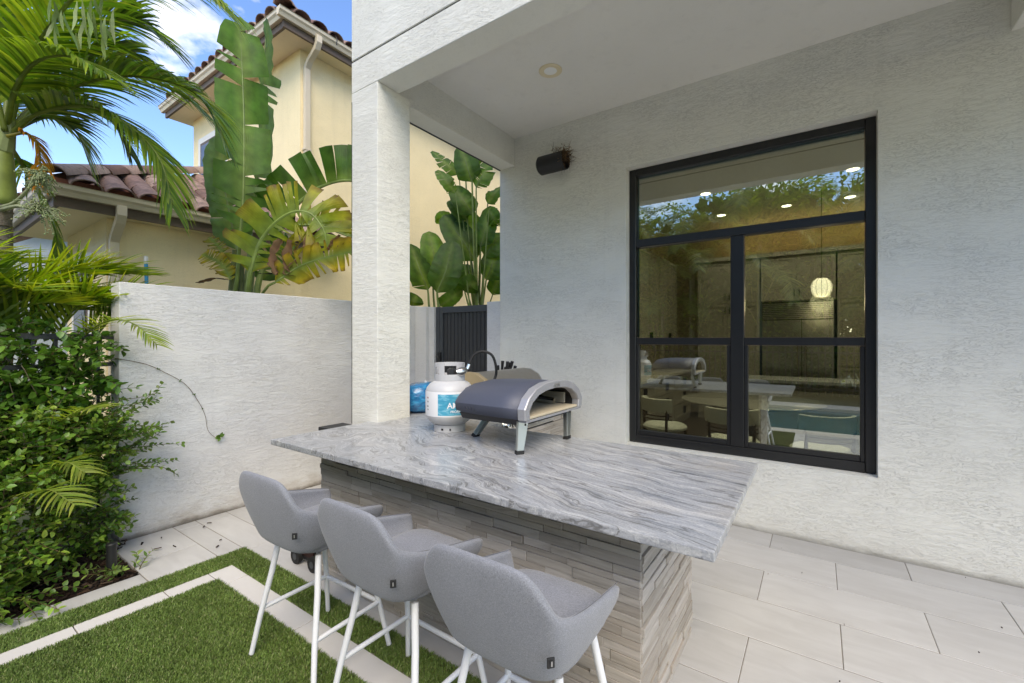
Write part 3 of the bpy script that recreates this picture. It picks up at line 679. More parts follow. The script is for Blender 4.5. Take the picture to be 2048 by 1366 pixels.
# ------------------------------------------------------------------ bar stools
def make_stool():
    t = thing('bar_stool', '', 'bar stool', (0, 0, 0), 'grey bar stools along the front of the bar')
    # half outline from the middle of the back to the arm front: top edge and base edge
    top = [(0, -.305, .925), (.07, -.304, .925), (.13, -.301, .922), (.162, -.295, .91), (.19, -.288, .878), (.216, -.276, .838), (.236, -.25, .802), (.241, -.17, .773), (.24, -.07, .748), (.237, .03, .727), (.232, .12, .708), (.227, .195, .692)]
    bot = [(0, -.218, .585), (.06, -.217, .585), (.11, -.214, .586), (.135, -.21, .587), (.158, -.2, .588), (.175, -.183, .589), (.188, -.155, .59), (.194, -.1, .59), (.198, -.04, .592), (.2, .03, .595), (.199, .11, .602), (.197, .185, .612)]
    def full(h): return [Vector((-x, y, z)) for x, y, z in h[:0:-1]] + [Vector(p) for p in h]
    T, B = full(top), full(bot); n = len(T); mb = MB(); rows = []
    for k, f in enumerate((0, .2, .42, .66, .86, 1)):
        row = []
        for a, b in zip(T, B):
            p = a.lerp(b, f); out = Vector((p.x, p.y + .02, 0)); out = out.normalized() if out.length else out
            p += out * .014 * math.sin(math.pi * f) ; row.append(mb.vert(p))
        rows.append(row)
    row = [mb.vert((b.x * .8, b.y * .75, .572)) for b in B]; rows.append(row)
    for A, C in zip(rows, rows[1:]):
        for j in range(n - 1): mb.face(A[j], A[j + 1], C[j + 1], C[j])
    sh = mb.build('shell', M['fabric'], t, smooth='all', local=True)
    s = sh.modifiers.new('thick', 'SOLIDIFY'); s.thickness = .029; s.offset = -1; s.use_even_offset = False
    s = sh.modifiers.new('soft', 'SUBSURF'); s.levels = s.render_levels = 2
    mb = MB()
    for z0, k in ((.548, .9), (.56, 1), (.622, 1), (.64, .9)):
        pass
    outl = [(math.copysign(abs(math.cos(a)) ** .45, math.cos(a)), math.copysign(abs(math.sin(a)) ** .45, math.sin(a))) for a in [2 * math.pi * k / 32 for k in range(32)]]
    rings = [[mb.vert((.198 * k * u, .02 + .205 * k * v, z)) for u, v in outl] for z, k in ((.572, .82), (.576, .95), (.59, 1.0), (.618, 1.0), (.632, .975), (.64, .9), (.644, .6), (.645, .25))]
    for A, C in zip(rings, rings[1:]):
        for j in range(32): mb.face(A[j], A[(j + 1) % 32], C[(j + 1) % 32], C[j])
    mb.face(*rings[0][::-1]); mb.face(*rings[-1])
    cu = mb.build('seat_cushion', M['fabric'], t, smooth='all', local=True)
    # seams
    M['seam'] = simple('seam_thread', (.17, .172, .185), .9)
    for sgn in (-1, 1):
        i = [k for k, p in enumerate(T) if p.x * sgn > .224]
        a = [T[k] + Vector((-sgn * .017, 0, .0012)) for k in i]
        MB().tube(a, .0013, 5).build('seam', M['seam'], sh, smooth=True, local=True)
    tg = MB().box(-.010, .010, -.005, .0, -.013, .013).build('tag', M['black_plastic'], sh, bevel=.002, local=True)
    tg.location = (.206, -.252, .70); tg.rotation_euler = (0, 0, R(48))
    hp = MB().box(-.002, .002, -.008, -.0055, -.004, .008).build('zip_pull', M['steel'], sh, local=True); hp.location = (.208, -.254, .70); hp.rotation_euler = (0, 0, R(48))
    feet = {(-1, -1): (-.25, -.2), (1, -1): (.25, -.2), (-1, 1): (-.248, .205), (1, 1): (.248, .205)}
    def at(q, z): f = feet[q]; k = 1 - z / .56 * .38; return Vector((f[0] * k, f[1] * (.95 if z > .3 else 1) * (1 - z / .56 * .4), z))
    for q in feet:
        MB().tube([at(q, .555), at(q, .4), at(q, .2), at(q, .012)], [.0135, .0132, .0125, .0115], 14).build('leg', M['white_metal'], t, smooth=True, local=True)
    for q in feet: MB().tube([at(q, .0125), at(q, .002)], [.0128, .0122], 14).build('foot_cap', M['gate_frame'], t, smooth=True, local=True)
    for a, b in (((-1, -1), (-1, 1)), ((-1, 1), (1, 1)), ((1, 1), (1, -1))):
        MB().tube([at(a, .225), at(b, .225)], .0105, 12).build('footrest', M['white_metal'], t, smooth=True, local=True)
    MB().tube([at((-1, -1), .548), at((1, 1), .548)], .011, 10).build('seat_brace', M['white_metal'], t, smooth=True, local=True); MB().tube([at((1, -1), .546), at((-1, 1), .546)], .011, 10).build('seat_brace', M['white_metal'], t, smooth=True, local=True)
    return t
st0 = make_stool()
for i, (x, y, r) in enumerate(((-1.96, 1.215, 1.5), (-1.345, 1.22, -1.0), (-.755, 1.2, 1.0))):
    o = st0 if i == 0 else copy_tree(st0)
    o.location = (x, y, 0); o.rotation_euler = (0, 0, R(r))
    o['label'] = ['grey upholstered bar stool with white legs, nearest the garden wall', 'grey upholstered bar stool with white legs, middle of the three', 'grey upholstered bar stool with white legs, nearest the open end of the bar'][i]

# ------------------------------------------------------------------ pizza oven
ov = thing('pizza_oven', 'dark grey arched pizza oven on three folding steel legs', 'pizza oven', (-1.48, 2.18, CZ))
M['oven'] = simple('oven_grey_coat', (.07, .078, .11), .5, .1, bump=(300, .06, .0005), var=.06)
M['oven_trim'] = simple('oven_front_grey', (.4, .4, .42), .45, .45, bump=(250, .08, .0005), var=.08)
M['cordierite'] = simple('baking_stone', (.5, .43, .31), .8, bump=(120, .15, .001), var=.1)
M['soot'] = simple('oven_inside', (.03, .028, .025), .7)
OC, OZ = 2.195, 1.085
half = [(.318, 0), (.322, .055), (.285, .105), (.215, .148), (.12, .17), (0, .178)]
arch = [(-y, z) for y, z in half[:-1]] + [(y, z) for y, z in half[::-1]]
def ring(mb, x, ky, kz, dz=0): return [mb.vert((x, OC + y * ky, OZ + dz + z * kz)) for y, z in arch]
mb = MB(); secs = [(-1.262, 1, 1, 0), (-1.40, .99, 1, 0), (-1.55, .96, .985, 0), (-1.67, .9, .93, 0), (-1.735, .84, .82, .004), (-1.765, .76, .62, .012)]
rg = [ring(mb, *s) for s in secs]
for A, B in zip(rg, rg[1:]):
    for j in range(len(arch) - 1): mb.face(A[j], A[j + 1], B[j + 1], B[j])
mb.face(*rg[-1])
sh = mb.build('shell', M['oven'], ov, smooth=32)
s = sh.modifiers.new('thick', 'SOLIDIFY'); s.thickness = .006; s.offset = -1
# front frame
mb = MB()
def fr_ring(x, k): return [mb.vert((x, OC + y * (1 - k / .32), OZ + (z * (1 - k / .19) if z > .02 else z))) for y, z in arch]
f = [fr_ring(-1.262, -.006), fr_ring(-1.222, -.006), fr_ring(-1.216, -.002), fr_ring(-1.216, .036), fr_ring(-1.222, .04), fr_ring(-1.262, .04)]
for A, B in zip(f, f[1:] + f[:1]):
    for j in range(len(arch) - 1): mb.face(A[j], A[j + 1], B[j + 1], B[j])
for k in (0, -1): mb.face(*[r[k] for r in f])
frm = mb.build('front_frame', M['oven_trim'], ov, smooth=20)
mb = MB().box(-1.70, -1.27, OC - .285, OC + .285, OZ - .042, OZ - .001); mb.v = [(x, OC + (y - OC) * (.9 if z < OZ - .02 else 1), z) for x, y, z in mb.v]; mb.build('base_tray', M['black_plastic'], ov, bevel=.008)
MB().box(-1.265, -1.218, OC - .31, OC + .31, OZ - .014, OZ - .0015).build('sill', M['oven_trim'], ov, bevel=.002)
MB().box(-1.70, -1.222, OC - .27, OC + .27, OZ + .001, OZ + .014).build('baking_stone', M['cordierite'], ov, bevel=.003)
mb = MB(); lin = [[mb.vert((x, OC + y * .9, OZ + .014 + z * .88)) for y, z in arch] for x in (-1.264, -1.58)]
for j in range(len(arch) - 1): mb.face(lin[0][j], lin[0][j + 1], lin[1][j + 1], lin[1][j])
mb.face(*lin[1]); mb.build('lining', M['soot'], ov)
MB().box(-1.60, -1.30, OC + .245, OC + .262, OZ + .02, OZ + .085).build('heat_shield', simple('pale_shield', (.45, .41, .33), .5, .5), ov, bevel=.003)
MB().tube([(-1.34, OC + .2, OZ + .035), (-1.55, OC + .19, OZ + .05)], .02, 12).build('burner', M['chrome'], ov, smooth=True)
def oven_leg(p, q, wd):
    p, q = Vector(p), Vector(q); ax = (q - p).normalized(); sd = Vector((0, 1, 0)) if abs(wd[1]) else Vector((1, 0, 0)); mb = MB()
    sd = Vector(wd).normalized(); nn = ax.cross(sd).normalized(); wp, wq = .03, .02; h = []
    for c, w_ in ((p, wp), (p.lerp(q, .9), wq)):
        h.append([mb.vert(c + sd * a * w_ + nn * b * .014) for a, b in ((-1, -1), (1, -1), (1, 1), (-1, 1))])
    for j in range(4): mb.face(h[0][j], h[0][(j + 1) % 4], h[1][(j + 1) % 4], h[1][j])
    mb.face(*h[0][::-1]); mb.face(*h[1]); l = mb.build('leg', M['leg_steel'], ov, bevel=.004)
    mb = MB(); h = [[mb.vert(c + sd * a * .022 + nn * b * .016) for a, b in ((-1, -1), (1, -1), (1, 1), (-1, 1))] for c in (p.lerp(q, .9), q)]
    for j in range(4): mb.face(h[0][j], h[0][(j + 1) % 4], h[1][(j + 1) % 4], h[1][j])
    mb.face(*h[0][::-1]); mb.face(*h[1]); mb.build('rubber_foot', M['rubber'], l, bevel=.002)
    MB().ball(p + Vector((.018, 0, -.02)), .006).build('screw', M['knob'], l)
M['oven_mark'] = simple('oven_mark', (.05, .053, .07), .5)
M['leg_steel'] = simple('brushed_leg', (.5, .52, .49), .3, .85, bump=(150, .05, .0005))
oven_leg((-1.275, OC - .262, OZ - .012), (-1.283, 1.915, CZ + .001), (.6, .8, 0)); oven_leg((-1.275, OC + .24, OZ - .012), (-1.243, 2.37, CZ + .001), (0, 1, 0)); oven_leg((-1.66, OC - .02, OZ - .03), (-1.745, 2.11, CZ + .001), (0, 1, 0))
o = link('lettering', text_mesh('ooni', .05, .0012, M['oven_mark'], True), sh); o.location = Vector((-1.61, OC - .2985, OZ + .03)) - world_loc(sh); o.rotation_euler = (R(90), 0, R(-8))
o = link('lettering', text_mesh('ooni', .04, .001, M['steel'], True), frm); o.location = Vector((-1.2155, OC, OZ + .16)) - world_loc(frm); o.rotation_euler = (R(90), 0, R(90))

# ------------------------------------------------------------------ gas cylinder and hose
TX, TY = -2.01, 2.17
tk = thing('gas_cylinder', 'white propane cylinder with blue label beside the pizza oven', 'gas cylinder', (TX, TY, CZ))
M['tank'] = simple('tank_paint', (.5, .5, .505), .4, bump=(120, .08, .001), var=.06)
bd = MB().lathe([(.0, .03), (.06, .032), (.11, .05), (.142, .075), (.155, .1), (.157, .115), (.157, .262), (.15, .285), (.13, .31), (.095, .332), (.05, .343), (.0, .346)], (TX, TY, CZ), 48, caps=False).build('body', M['tank'], tk, smooth='all')
MB().lathe([(.1, .001), (.104, .001), (.104, .045), (.1, .045), (.1, .001)], (TX, TY, CZ), 40, caps=False).build('foot_ring', M['tank'], tk, smooth=30)
for k in range(2):
    a = R(-115 + k * 28 + 40); MB().box(-.008, .008, -.002, .002, -.006, .006).build('drain_hole', M['rubber'], bd, local=False).location = Vector((TX + .1035 * math.cos(a), TY + .1035 * math.sin(a), CZ + .02)) - world_loc(bd)
M['label_white'] = simple('label_white', (.78, .78, .79), .4); 
def m_label():
    m = NT('label_blue'); n = m.noise(m.co((3, 3, 9)), 4, 5, .6, 1.0)
    m.base(m.ramp(n, [(.3, (.03, .25, .40)), (.5, (.06, .36, .52)), (.62, (.25, .55, .68)), (.75, (.05, .32, .48))])); m.rough(.35); return m.m
M['label_blue'] = m_label()
import math as _m
va = math.atan2(-TY, -TX)                                         # the side that faces the patio
lw = MB().lathe([(.1578, .108), (.1585, .112), (.1585, .262), (.1578, .266)], (TX, TY, CZ), 60, caps=False, a0=va - R(125), a1=va + R(110)).build('label', M['label_white'], tk, smooth='all')
MB().lathe([(.1592, .118), (.1592, .252)], (TX, TY, CZ), 40, caps=False, a0=va - R(28), a1=va + R(95)).build('label_picture', M['label_blue'], lw, smooth='all')
def wrap(txt, size, z, ang, m, R0=.1596):
    me = text_mesh(txt, size, .0004, m, True)
    for v in me.vertices:
        a = ang + v.co.x / R0; v.co = ((R0 + v.co.z) * math.cos(a), (R0 + v.co.z) * math.sin(a), z + v.co.y)
    link('lettering', me, lw, loc=(TX, TY, CZ))
wrap('AMERIGAS', .05, .18, va + R(36), simple('label_ink', (.82, .82, .83), .4)); wrap('PROPANE', .021, .142, va + R(18), M['label_white'])
for k, (zz, ww) in enumerate(((.225, .02), (.2, .016), (.17, .022), (.15, .012))):
    MB().lathe([(.1589, zz - .005), (.1589, zz + .005)], (TX, TY, CZ), 6, caps=False, a0=va - R(60 + ww * 300), a1=va - R(58)).build('small_print', simple('small_print_%d' % k, ((.5, .3, .3) if k == 0 else (.35, .35, .37)), .5), lw)
# collar with two openings
mb = MB(); n = 48; RC = .1
def hole(a, z): 
    d = ((a - va + math.pi) % (2 * math.pi)) - math.pi
    if abs(d - R(20)) < R(42) and z > .372: return True
    if abs(((d + R(52) + math.pi) % (2 * math.pi)) - math.pi) < R(12) and .37 < z < .418: return True
    return abs(abs(d) - math.pi) < R(26) and .375 < z < .42
zs = [.33, .372, .395, .418, .445]
vs = [[[mb.vert((TX + r * math.cos(2 * math.pi * j / n), TY + r * math.sin(2 * math.pi * j / n), CZ + z)) for j in range(n)] for z in zs] for r in (RC, RC - .004)]
for i in range(4):
    for j in range(n):
        am = 2 * math.pi * (j + .5) / n; 
        if hole(am, (zs[i] + zs[i + 1]) / 2): continue
        k = (j + 1) % n
        mb.face(vs[0][i][j], vs[0][i][k], vs[0][i + 1][k], vs[0][i + 1][j]); mb.face(vs[1][i][j], vs[1][i + 1][j], vs[1][i + 1][k], vs[1][i][k])
        if i == 3: mb.face(vs[0][4][j], vs[0][4][k], vs[1][4][k], vs[1][4][j])
mb.build('collar', M['tank'], tk, smooth=40)
vd = Vector((math.cos(va + R(20)), math.sin(va + R(20)), 0)); vc = Vector((TX, TY, CZ))
vl = MB().tube([vc + Vector((0, 0, .34)), vc + Vector((0, 0, .40))], .018, 12).build('valve', M['black_plastic'], tk, smooth=True)
MB().tube([vc + vd * .01 + Vector((0, 0, .385)), vc + vd * .075 + Vector((0, 0, .385))], [.026, .03], 12).build('valve_knob', M['black_plastic'], vl, smooth=True)
hs = thing('gas_hose', 'black rubber gas hose looping from the cylinder regulator to the pizza oven', 'hose', tuple(vc + vd * .1 + Vector((0, 0, .38))))
rt = Vector((-vd.y, vd.x, 0))
p0 = vc + vd * .085 + Vector((0, 0, .383)) + rt * .01
MB().tube([p0, p0 + rt * .03 + Vector((0, 0, .004)), p0 + rt * .055 + Vector((0, 0, .012)), p0 + rt * .075 + Vector((0, 0, .02))], [.02, .03, .026, .014], 14).build('regulator', M['steel'], hs, smooth=True)
ps = p0 + rt * .08 + Vector((0, 0, .022))
MB().tube([ps, ps + rt * .012 + Vector((0, 0, .03))], .011, 10).build('fitting', M['chrome'], hs, smooth=True)
ps = ps + rt * .012 + Vector((0, 0, .03))
pts = curve([ps, ps + Vector((.02, .02, .055)), ps + Vector((.07, .05, .085)), ps + Vector((.125, .085, .06)), ps + Vector((.14, .11, -.02)), ps + Vector((.12, .12, -.1)), (-1.76, 2.2, 1.12)], 40)
MB().tube(pts, .009, 10).build('tube', M['rubber'], hs, smooth=True)

# ------------------------------------------------------------------ grill, utensils, blue tub, bin
gr = thing('gas_grill', 'built-in stainless gas grill with closed rounded hood behind the pizza oven', 'grill', (-2.2, 3.0, .77))
prof = [(-1.975, .935), (-1.985, 1.02), (-2.02, 1.11), (-2.08, 1.19), (-2.16, 1.232), (-2.24, 1.238), (-2.36, 1.2), (-2.44, 1.1), (-2.46, .935)]
mb = MB(); A = [mb.vert((x, 2.66, z)) for x, z in prof]; B = [mb.vert((x, 3.40, z)) for x, z in prof]
for j in range(len(prof) - 1): mb.face(A[j], A[j + 1], B[j + 1], B[j])
hd = mb.build('hood', simple('taupe_steel', (.34, .31, .27), .38, .8, bump=(60, .04, .001), var=.1), gr, smooth=30)
capm = simple('bronze_cap', (.5, .39, .24), .4, .6)
MB().prism(prof, 'y', 3.4005, 3.42).build('end_cap', M['steel'], gr)
for y0, y1 in ((2.615, 2.66),):
    MB().prism([(x + (.006 if i == 0 else 0), z + .008) for i, (x, z) in enumerate(prof)], 'y', y0, y1 - .0005).build('end_cap', capm, gr, bevel=.004)
MB().tube([(-1.94, 2.75, 1.03), (-1.94, 3.3, 1.03)], .014, 12).build('handle', M['steel'], hd, smooth=True)
for y in (2.78, 3.27): MB().tube([(-1.99, y, 1.03), (-1.94, y, 1.03)], .009, 8).build('handle_post', M['steel'], hd, smooth=True)
MB().box(-2.5, -1.99, 2.605, 3.45, .768, .932).build('body', M['steel'], gr, bevel=.004)
MB().box(-1.989, -1.94, 2.6, 3.45, .775, .92).build('control_panel', M['steel'], gr, bevel=.006)
for i in range(6):
    y = 2.70 + i * .13; k = MB(); 
    n = 20; rings = [[k.vert((x, y + r * math.cos(2 * math.pi * j / n), .845 + r * math.sin(2 * math.pi * j / n))) for j in range(n)] for x, r in ((-1.939, .036), (-1.928, .036), (-1.926, .028), (-1.892, .025), (-1.889, .02))]
    for a, b in zip(rings, rings[1:]):
        for j in range(n): k.face(a[j], a[(j + 1) % n], b[(j + 1) % n], b[j])
    k.face(*rings[-1]); k.build('knob', M['chrome'], gr, smooth=40)
kb = thing('knife_block', 'black block full of black handles behind the grill hood', 'knife block', (-2.62, 3.6, CZ))
mb = MB().prism([(-2.72, .902), (-2.52, .902), (-2.47, 1.13), (-2.6, 1.17), (-2.72, 1.08)], 'y', 3.5, 3.72); mb.build('block', M['black_plastic'], kb, bevel=.006)
for i in range(11):
    x = -2.68 + random.uniform(0, .17); y = 3.52 + random.uniform(0, .18); z = 1.12; L = random.uniform(.09, .17)
    d = Vector((.12 + random.uniform(-.15, .2), -.1 + random.uniform(-.15, .15), 1)).normalized()
    MB().tube([(x, y, z), Vector((x, y, z)) + d * L * .6, Vector((x, y, z)) + d * L], [.012, .014, .017], 8).build('handle', M['black_plastic'], kb, smooth=30)
bt = thing('blue_float', 'glossy blue inflated pool float behind the column', 'pool float', (-2.5, 2.75, CZ))
def m_blue():
    m = NT('glossy_blue_vinyl'); n = m.noise(m.co((1, 1, 2)), 13, 5, .6, 1.5); m.base(m.ramp(n, [(.3, (.005, .07, .19)), (.5, (.01, .16, .36)), (.7, (.03, .3, .55))])); m.rough(.12); m.b.inputs['Coat Weight'].default_value = .5
    m.bump(n, .35, .02); return m.m
mb = MB(); oc = (-2.56, 2.56)
mb.lathe([(.0, .001), (.15, .003), (.21, .03), (.23, .1), (.22, .17), (.19, .215), (.13, .235), (.0, .24)], (-2.72, 2.64, CZ), 32, caps=False); mb.v = [(-2.72 + (x + 2.72) * .66, y, z) for x, y, z in mb.v]
mb.build('body', m_blue(), bt, smooth='all'); MB().lathe([(.012, .236), (.012, .25), (0, .25)], (-2.72, 2.64, CZ), 12, caps=False).build('valve', M['label_white'], bt, smooth=True)
bn = thing('storage_bin', 'black storage bin standing behind the left end of the bar', 'bin', (-2.9, 2.0, 0))
mb = MB().box(-3.0, -2.72, 1.86, 2.04, .03, .83); mb.build('body', M['black_plastic'], bn, bevel=.01); MB().box(-3.012, -2.71, 1.845, 2.05, .831, .858).build('lid', M['black_plastic'], bn, bevel=.006)
for x in (-2.98, -2.75): MB().tube([(x - .012, 1.9, .03), (x + .012, 1.9, .03)], .029, 14).build('wheel', M['rubber'], bn, smooth=30)
rb = thing('wheeled_pool_cleaner', 'small black wheeled pool cleaner on the tiles by the bar end', 'pool cleaner', (-2.8, 1.72, 0))
mb = MB().prism([(-2.9, .035), (-2.64, .035), (-2.63, .1), (-2.68, .15), (-2.86, .15), (-2.91, .1)], 'y', 1.62, 1.84); mb.build('body', M['black_plastic'], rb, bevel=.008)
MB().box(-2.85, -2.69, 1.612, 1.619, .07, .12).build('vent', simple('dark_red', (.03, .007, .006), .5), rb)
for x in (-2.87, -2.67):
    for y in (1.605, 1.853):
        wq = MB().tube([(x, y - .016, .05), (x, y + .016, .05)], .049, 20).build('wheel', M['rubber'], rb, smooth=30)
        MB().tube([(x, y - .018, .05), (x, y + .018, .05)], .022, 12).build('hub', M['gate_frame'], wq, smooth=30)
MB().tube([(-2.84, 1.73, .15), (-2.82, 1.73, .19), (-2.72, 1.73, .19), (-2.70, 1.73, .15)], .012, 8).build('handle', M['black_plastic'], rb, smooth=True)
pl = thing('path_light', 'black cylindrical path light standing in the mulch bed', 'path light', (-3.69, .85, 0))
MB().lathe([(.027, -.02), (.027, .185), (.0, .185)], (-3.69, .85, 0), 20, caps=False).build('post', M['black'], pl, smooth=40); MB().lathe([(.03, .186), (.03, .2), (.024, .206), (0, .206)], (-3.69, .85, 0), 20, caps=False).build('cap', M['black'], pl, smooth=40)

# ------------------------------------------------------------------ neighbour's house
nh = thing('neighbour_house', 'yellow stucco neighbouring house with clay barrel tile roofs and cream gutters', 'house', (-8, 4, 0))
MB().box(-8.75, -6.9, 1.54, 3.938, -.1, 3.0).build('wall', M['yellow'], nh)
MB().box(-11.2, -6.95, 3.94, 16, -.1, 6.32).build('wall', M['yellow'], nh)
def mat4(pos, up_dir, side):
    x = Vector(up_dir).normalized(); y = Vector(side).normalized(); z = x.cross(y); 
    if z.z < 0: y = -y; z = -z
    m = Matrix((x, y, z)).transposed().to_4x4(); m.translation = Vector(pos); return m
def barrel(L, r0, r1, n=7, a=1.0):
    mb = MB(); rr = []
    for x, r in ((0, r0), (L, r1)):
        for k in (r, r - .016): rr.append([mb.vert((x, k * math.sin(t), k * math.cos(t) * a)) for t in [-1.5 + 3.0 * j / n for j in range(n + 1)]])
    for A, B in ((rr[0], rr[2]), (rr[3], rr[1]), (rr[1], rr[0])):
        for j in range(n): mb.face(A[j], A[j + 1], B[j + 1], B[j])
    return mb.mesh('roof_tile', M['rooftile'], smooth=60)
TM = barrel(.44, .14, .12, 7, .68); HM = barrel(.46, .15, .12, 7, .8)
def put_tile(mesh, m):
    o = bpy.data.objects.new('roof_tile', mesh); COL.objects.link(o); o.parent = nh
    m = m.copy(); m.translation = m.translation - Vector(nh.location); o.matrix_basis = m
def roof_face(o, along, up, s, ncol, nrow, hip0, hipdir=1, lift=.05):
    """tiles from the eave corner o along the eave; the corner side is cut by a hip"""
    along = Vector(along); upn = Vector(up); sl = (upn + Vector((0, 0, s))).normalized(); st = .34; pl_ = upn.dot(sl)
    for r in range(nrow):
        dist = r * st * pl_
        for c in range(ncol):
            a = (c + .5) * .29
            if hip0 and a < dist + .1: continue
            p = Vector(o) + along * a + sl * (r * st - .06) + Vector((0, 0, lift + .012 + random.uniform(-.006, .006)))
            put_tile(TM, mat4(p, sl + Vector((random.uniform(-.015, .015), random.uniform(-.015, .015), .045)), along))
def hip_tiles(o, d, n, st=.36):
    d = Vector(d).normalized(); sd = d.cross(Vector((0, 0, 1)))
    for i in range(n): put_tile(HM, mat4(Vector(o) + d * (i * st - .05) + Vector((0, 0, .13)), d + Vector((0, 0, .05)), sd))
# lower roof
LX, LY, LZ, LS = -6.62, 1.06, 3.11, .53
mb = MB(); T_ = 2.9
c = [(LX, LY, LZ), (LX, 4.28, LZ), (LX - T_, 4.28, LZ + LS * T_), (LX - T_, LY + T_, LZ + LS * T_), (LX - 2 * T_, LY, LZ)]
i = [mb.vert(p) for p in c] + [mb.vert((p[0], p[1], p[2] - .05)) for p in c]
mb.face(0, 1, 2, 3); mb.face(0, 3, 4); mb.face(5, 8, 7, 6); mb.face(5, 9, 8); mb.face(0, 5, 6, 1); mb.face(0, 4, 9, 5); mb.face(1, 6, 7, 2)
mb.build('roof', M['underlay'], nh)
MB().box(LX - .04, LX - .015, LY, 4.28, LZ + .0, LZ + .11).build('bird_stop', M['underlay'], nh)
roof_face((LX + .02, LY + .1, LZ), (0, 1, 0), (-1, 0, 0), LS, 11, 9, True); roof_face((LX - .1, LY - .02, LZ), (-1, 0, 0), (0, 1, 0), LS, 8, 4, True)
hip_tiles((LX - .02, LY + .02, LZ), (-1, 1, LS), 11)
# upper roof
UX, UY, UZ, US = -6.62, 3.50, 6.42, .5
mb = MB(); T_ = 2.7
c = [(UX, UY, UZ), (UX, 16, UZ), (UX - T_, 16, UZ + US * T_), (UX - T_, UY + T_, UZ + US * T_), (UX - 5.0, UY + T_, UZ + US * T_), (UX - 5.0, UY, UZ)]
i = [mb.vert(p) for p in c] + [mb.vert((p[0], p[1], p[2] - .05)) for p in c]
mb.face(0, 1, 2, 3); mb.face(0, 3, 4, 5); mb.face(6, 9, 8, 7); mb.face(6, 11, 10, 9); mb.face(0, 6, 7, 1); mb.face(0, 5, 11, 6)
mb.build('roof', M['underlay'], nh)
roof_face((UX + .03, UY + .1, UZ), (0, 1, 0), (-1, 0, 0), US, 6, 3, True, lift=.06); roof_face((UX - .1, UY - .03, UZ), (-1, 0, 0), (0, 1, 0), US, 15, 2, True, lift=.06)
hip_tiles((UX - .02, UY + .02, UZ), (-1, 1, US), 4)
def gutter(p, q, nrm, z, name='gutter'):
    """K-style gutter from p to q, profile pushed along nrm"""
    p, q, nrm = Vector(p), Vector(q), Vector(nrm); pr = [(0, 0), (0, -.115), (.055, -.115), (.075, -.07), (.1, -.045), (.105, -.005), (.115, 0), (.1, .004), (.012, -.004)]
    mb = MB(); A = [mb.vert((*(p + nrm * a).xy, z + b)) for a, b in pr]; B = [mb.vert((*(q + nrm * a).xy, z + b)) for a, b in pr]
    for j in range(len(pr)): mb.face(A[j], A[(j + 1) % len(pr)], B[(j + 1) % len(pr)], B[j])
    mb.face(*A); mb.face(*B); return mb.build(name, M['gutter'], nh)
gutter((LX - .01, LY - .108, 0), (LX - .01, 4.26, 0), (1, 0, 0), LZ + .03); gutter((LX - .012, LY + .01, 0), (LX - 2.6, LY + .01, 0), (0, -1, 0), LZ + .0298)
gutter((UX - .01, UY - .108, 0), (UX - .01, 16, 0), (1, 0, 0), UZ + .03); gutter((UX - .012, UY + .01, 0), (UX - 4.9, UY + .01, 0), (0, -1, 0), UZ + .0298)
for X_, Y_, Z_, y1, dx in ((LX, LY, LZ, 4.24, 2.5), (UX, UY, UZ, 16, 4.85)):
    MB().box(X_ - .05, X_ - .012, Y_ - .0, y1, Z_ - .19, Z_ - .002).build('fascia', M['fascia'], nh); MB().box(X_ - dx, X_ - .052, Y_ + .012, Y_ + .05, Z_ - .19, Z_ - .002).build('fascia', M['fascia'], nh)
    MB().box(X_ - dx, X_ - .055, Y_ + .052, y1, Z_ - .17, Z_ - .15).build('soffit', M['soffit'], nh)
def spout(pts, name='downspout'):
    mb = MB(); pts = [Vector(p) for p in pts]; R_ = []
    for k, p in enumerate(pts):
        t = (pts[min(k + 1, len(pts) - 1)] - pts[max(k - 1, 0)]).normalized(); v = Vector((0, 1, 0)); u = t.cross(v).normalized()
        R_.append([mb.vert(p + u * a * .036 + v * b * .045) for a, b in ((-1, -1), (1, -1), (1, 1), (-1, 1))])
    for A, B in zip(R_, R_[1:]):
        for j in range(4): mb.face(A[j], A[(j + 1) % 4], B[(j + 1) % 4], B[j])
    mb.face(*R_[0]); mb.face(*R_[-1]); return mb.build(name, M['gutter'], nh, bevel=.006)
spout([(-6.57, 1.60, 3.03), (-6.57, 1.60, 2.93), (-6.62, 1.60, 2.86), (-6.78, 1.60, 2.74), (-6.855, 1.60, 2.66), (-6.86, 1.60, 2.5), (-6.86, 1.60, 0)])
spout([(-6.57, 4.03, 6.35), (-6.57, 4.03, 6.25), (-6.62, 4.03, 6.17), (-6.82, 4.03, 6.05), (-6.905, 4.03, 5.95), (-6.91, 4.03, 5.8), (-6.91, 4.03, 3.2)])
for z in (4.6, 3.5): MB().box(-6.949, -6.868, 3.97, 4.09, z, z + .03).build('strap', M['gutter'], nh)
